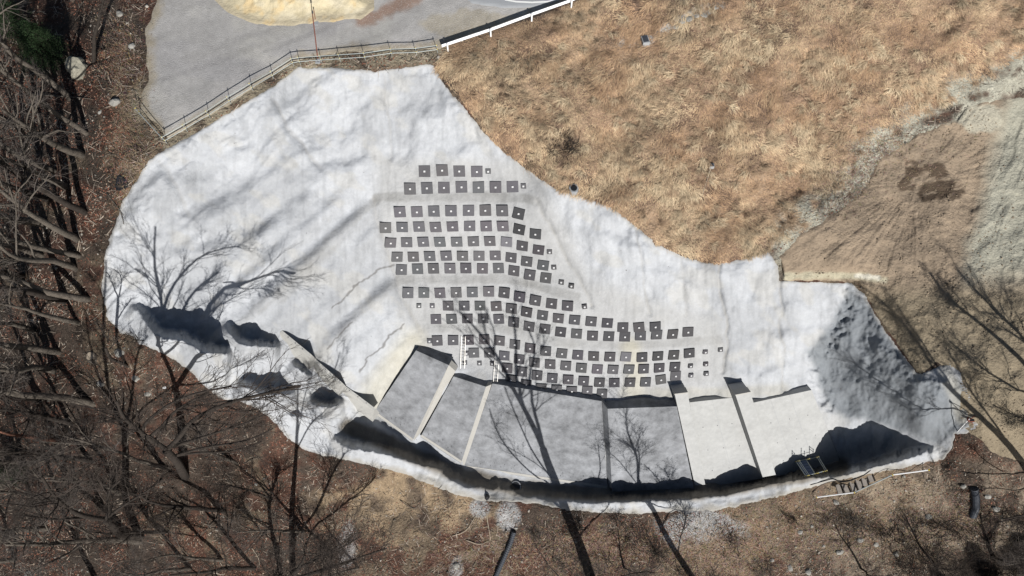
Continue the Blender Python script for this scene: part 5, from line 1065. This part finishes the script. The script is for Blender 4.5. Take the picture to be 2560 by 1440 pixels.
# ------------------------------------------------------------------ scaffold bridge, steps and handrail at the lower right
deck = [(1990,1154),(2015,1149),(2037,1184),(2014,1190)]
zN = BASEZ['P6'][1] + 1.6; zS = gzf(2025, 1190) + .35
Q = [un(*deck[0], zN), un(*deck[1], zN), un(*deck[2], zS), un(*deck[3], zS)]
o = thing('scaffold_bridge', Q[3], 'blue decked scaffold stair bridging the shaded channel', 'scaffold'); n_ = np.cross(Q[1] - Q[0], Q[3] - Q[0]); n_ /= np.linalg.norm(n_); n_ *= np.sign(n_[2])
for i in range(5):
    f0, f1 = i / 5 + .01, (i + 1) / 5 - .01; a = Q[0] + (Q[3] - Q[0]) * f0; b = Q[1] + (Q[2] - Q[1]) * f0; c = Q[1] + (Q[2] - Q[1]) * f1; d = Q[0] + (Q[3] - Q[0]) * f1; V, Fc = prism(rel(o, [a, b, c, d]), n_, .06); m = MB(); m.add(V, Fc); m.build('deck_board', 'blue', o)
for (a, b) in ((Q[0], Q[3]), (Q[1], Q[2])): m = MB(); m.tube(rel(o, [a + n_ * .03, b + n_ * .03]), .045, 6); m.build('stringer', 'galv', o)
posts = [Q[0], Q[1], Q[2], Q[3], Q[1] + (Q[1] - Q[0]) * .9, Q[2] + (Q[2] - Q[3]) * .9]
for p in posts:
    m = MB(); m.tube(rel(o, [p - Z3 * 1.6, p + Z3 * 1.1]), .035, 6); po = m.build('post', 'galv', o); m = MB()
    for h in (.05, .6, 1.0): m.box(rel(o, [p + Z3 * h])[0], *I3, .05, .05, .05, .01)
    m.build('clamp', 'yellow', po)
for (a, b) in ((0, 3), (4, 5)):
    for h in (.6, 1.0): m = MB(); m.tube(rel(o, [posts[a] + Z3 * h, posts[b] + Z3 * h]), .03, 6); m.build('handrail', 'galv', o)
for (a, b) in ((0, 4), (3, 5)): m = MB(); m.tube(rel(o, [posts[a] + Z3 * .05, posts[b] + Z3 * .05]), .035, 6); m.build('cross_tube', 'galv', o)
SP = [(2105,1222),(2122,1220),(2140,1214),(2155,1208),(2168,1200),(2182,1190)]
o = thing('earth_steps', gp(2105, 1222), 'timber edged earth steps between the bank and the handrail', 'steps')
for i, (a, b) in enumerate(SP):
    c = gp(a, b, .14); m = MB(); ax = gp(a + 4, b - 16, .14) - c; ax[2] = 0; ax /= np.linalg.norm(ax); m.box(rel(o, [c])[0], ax, np.cross(Z3, ax), Z3, .55, .06, .14, .01); m.build('riser_board', 'bark_dark', o); m = MB(); m.box(rel(o, [c + np.cross(Z3, ax) * .32 - Z3 * .08])[0], ax, np.cross(Z3, ax), Z3, .53, .24, .1, .01); m.build('tread', 'plank', o)
HR = [(2042,1244),(2133,1231),(2232,1187),(2325,1175)]
o = thing('handrail', gp(2042, 1244), 'white topped handrail along the earth steps', 'handrail'); hp = [gp(a, b) for a, b in HR]; tops = [un(a, b, gzf(a, b) + .9) for a, b in ((2042,1243),(2136,1231),(2232,1187),(2322,1175))]
for i in range(3): m = MB(); m.tube(rel(o, [tops[i], tops[i + 1]]), .06, 6); m.build('rail', 'white' if i != 1 else 'galv', o)
for t in tops: m = MB(); m.tube(rel(o, [t + Z3 * .06, t - Z3 * 1.0]), .03, 6); po = m.build('post', 'galv', o); m = MB(); m.box(rel(o, [t])[0], *I3, .07, .07, .06, .02); m.build('clamp', 'yellow', po)

# ------------------------------------------------------------------ fallen branches
rb = np.random.default_rng(21)
FB = [((1130,1340),(1165,1330),(1190,1290),'pale bent branch on the leaves left of the pipe'),((1165,1350),(1200,1365),(1225,1352),'pale dead branch lying above the pipe, lower one'),((1215,1280),(1225,1330),(1228,1352),'long pale dead branch below the black bag'),((0+20,700),(80,735),(150,752),'grey log lying by the pale trunk'),((70,235),(150,240),(232,246),'grey fallen log below the boulder'),
      ((120,1060),(90,1030),(60,1020),'fallen limb near the red trunk'),((500,1340),(540,1300),(560,1260),'fallen branch on the bare brown earth'),((630,1370),(650,1400),(648,1420),'pale twig pair at the bottom left'),((265,480),(300,520),(310,560),'splintered stump branch at the rim'),((190,560),(200,600),(193,630),'pale broken branch at the left rim'),((610,1160),(640,1140),(690,1150),'dead branch beyond the rim shadows'),((880,1250),(905,1235),(930,1240),'dark twig on the tan earth'),((1000,1250),(1030,1275),(1060,1262),'forked dark twig on the tan earth near the bank')]
for k, (a, b, c, lb) in enumerate(FB):
    P = [gp(a[0], a[1], .08), gp(b[0], b[1], .22), gp(c[0], c[1], .1)]; o = thing('fallen_branch', P[0], lb, 'branch', 'fallen branches'); pth = smooth_path(rel(o, P), 8, k, .05)[None]; rd = np.linspace(.11 if k in (3, 4) else .05, .025, 8)[None]; L1, R1 = grow(pth, rd, 4, .2, .4, .7, 0, rb, 4, .2)
    tubes([(pth, rd)], 'limb', 'wood' if k in (0, 1, 2, 7, 9) else 'bark', o, 6); tubes([(L1, R1)], 'twigs', 'twig', o, 3)
print('BASEZ', BASEZ)
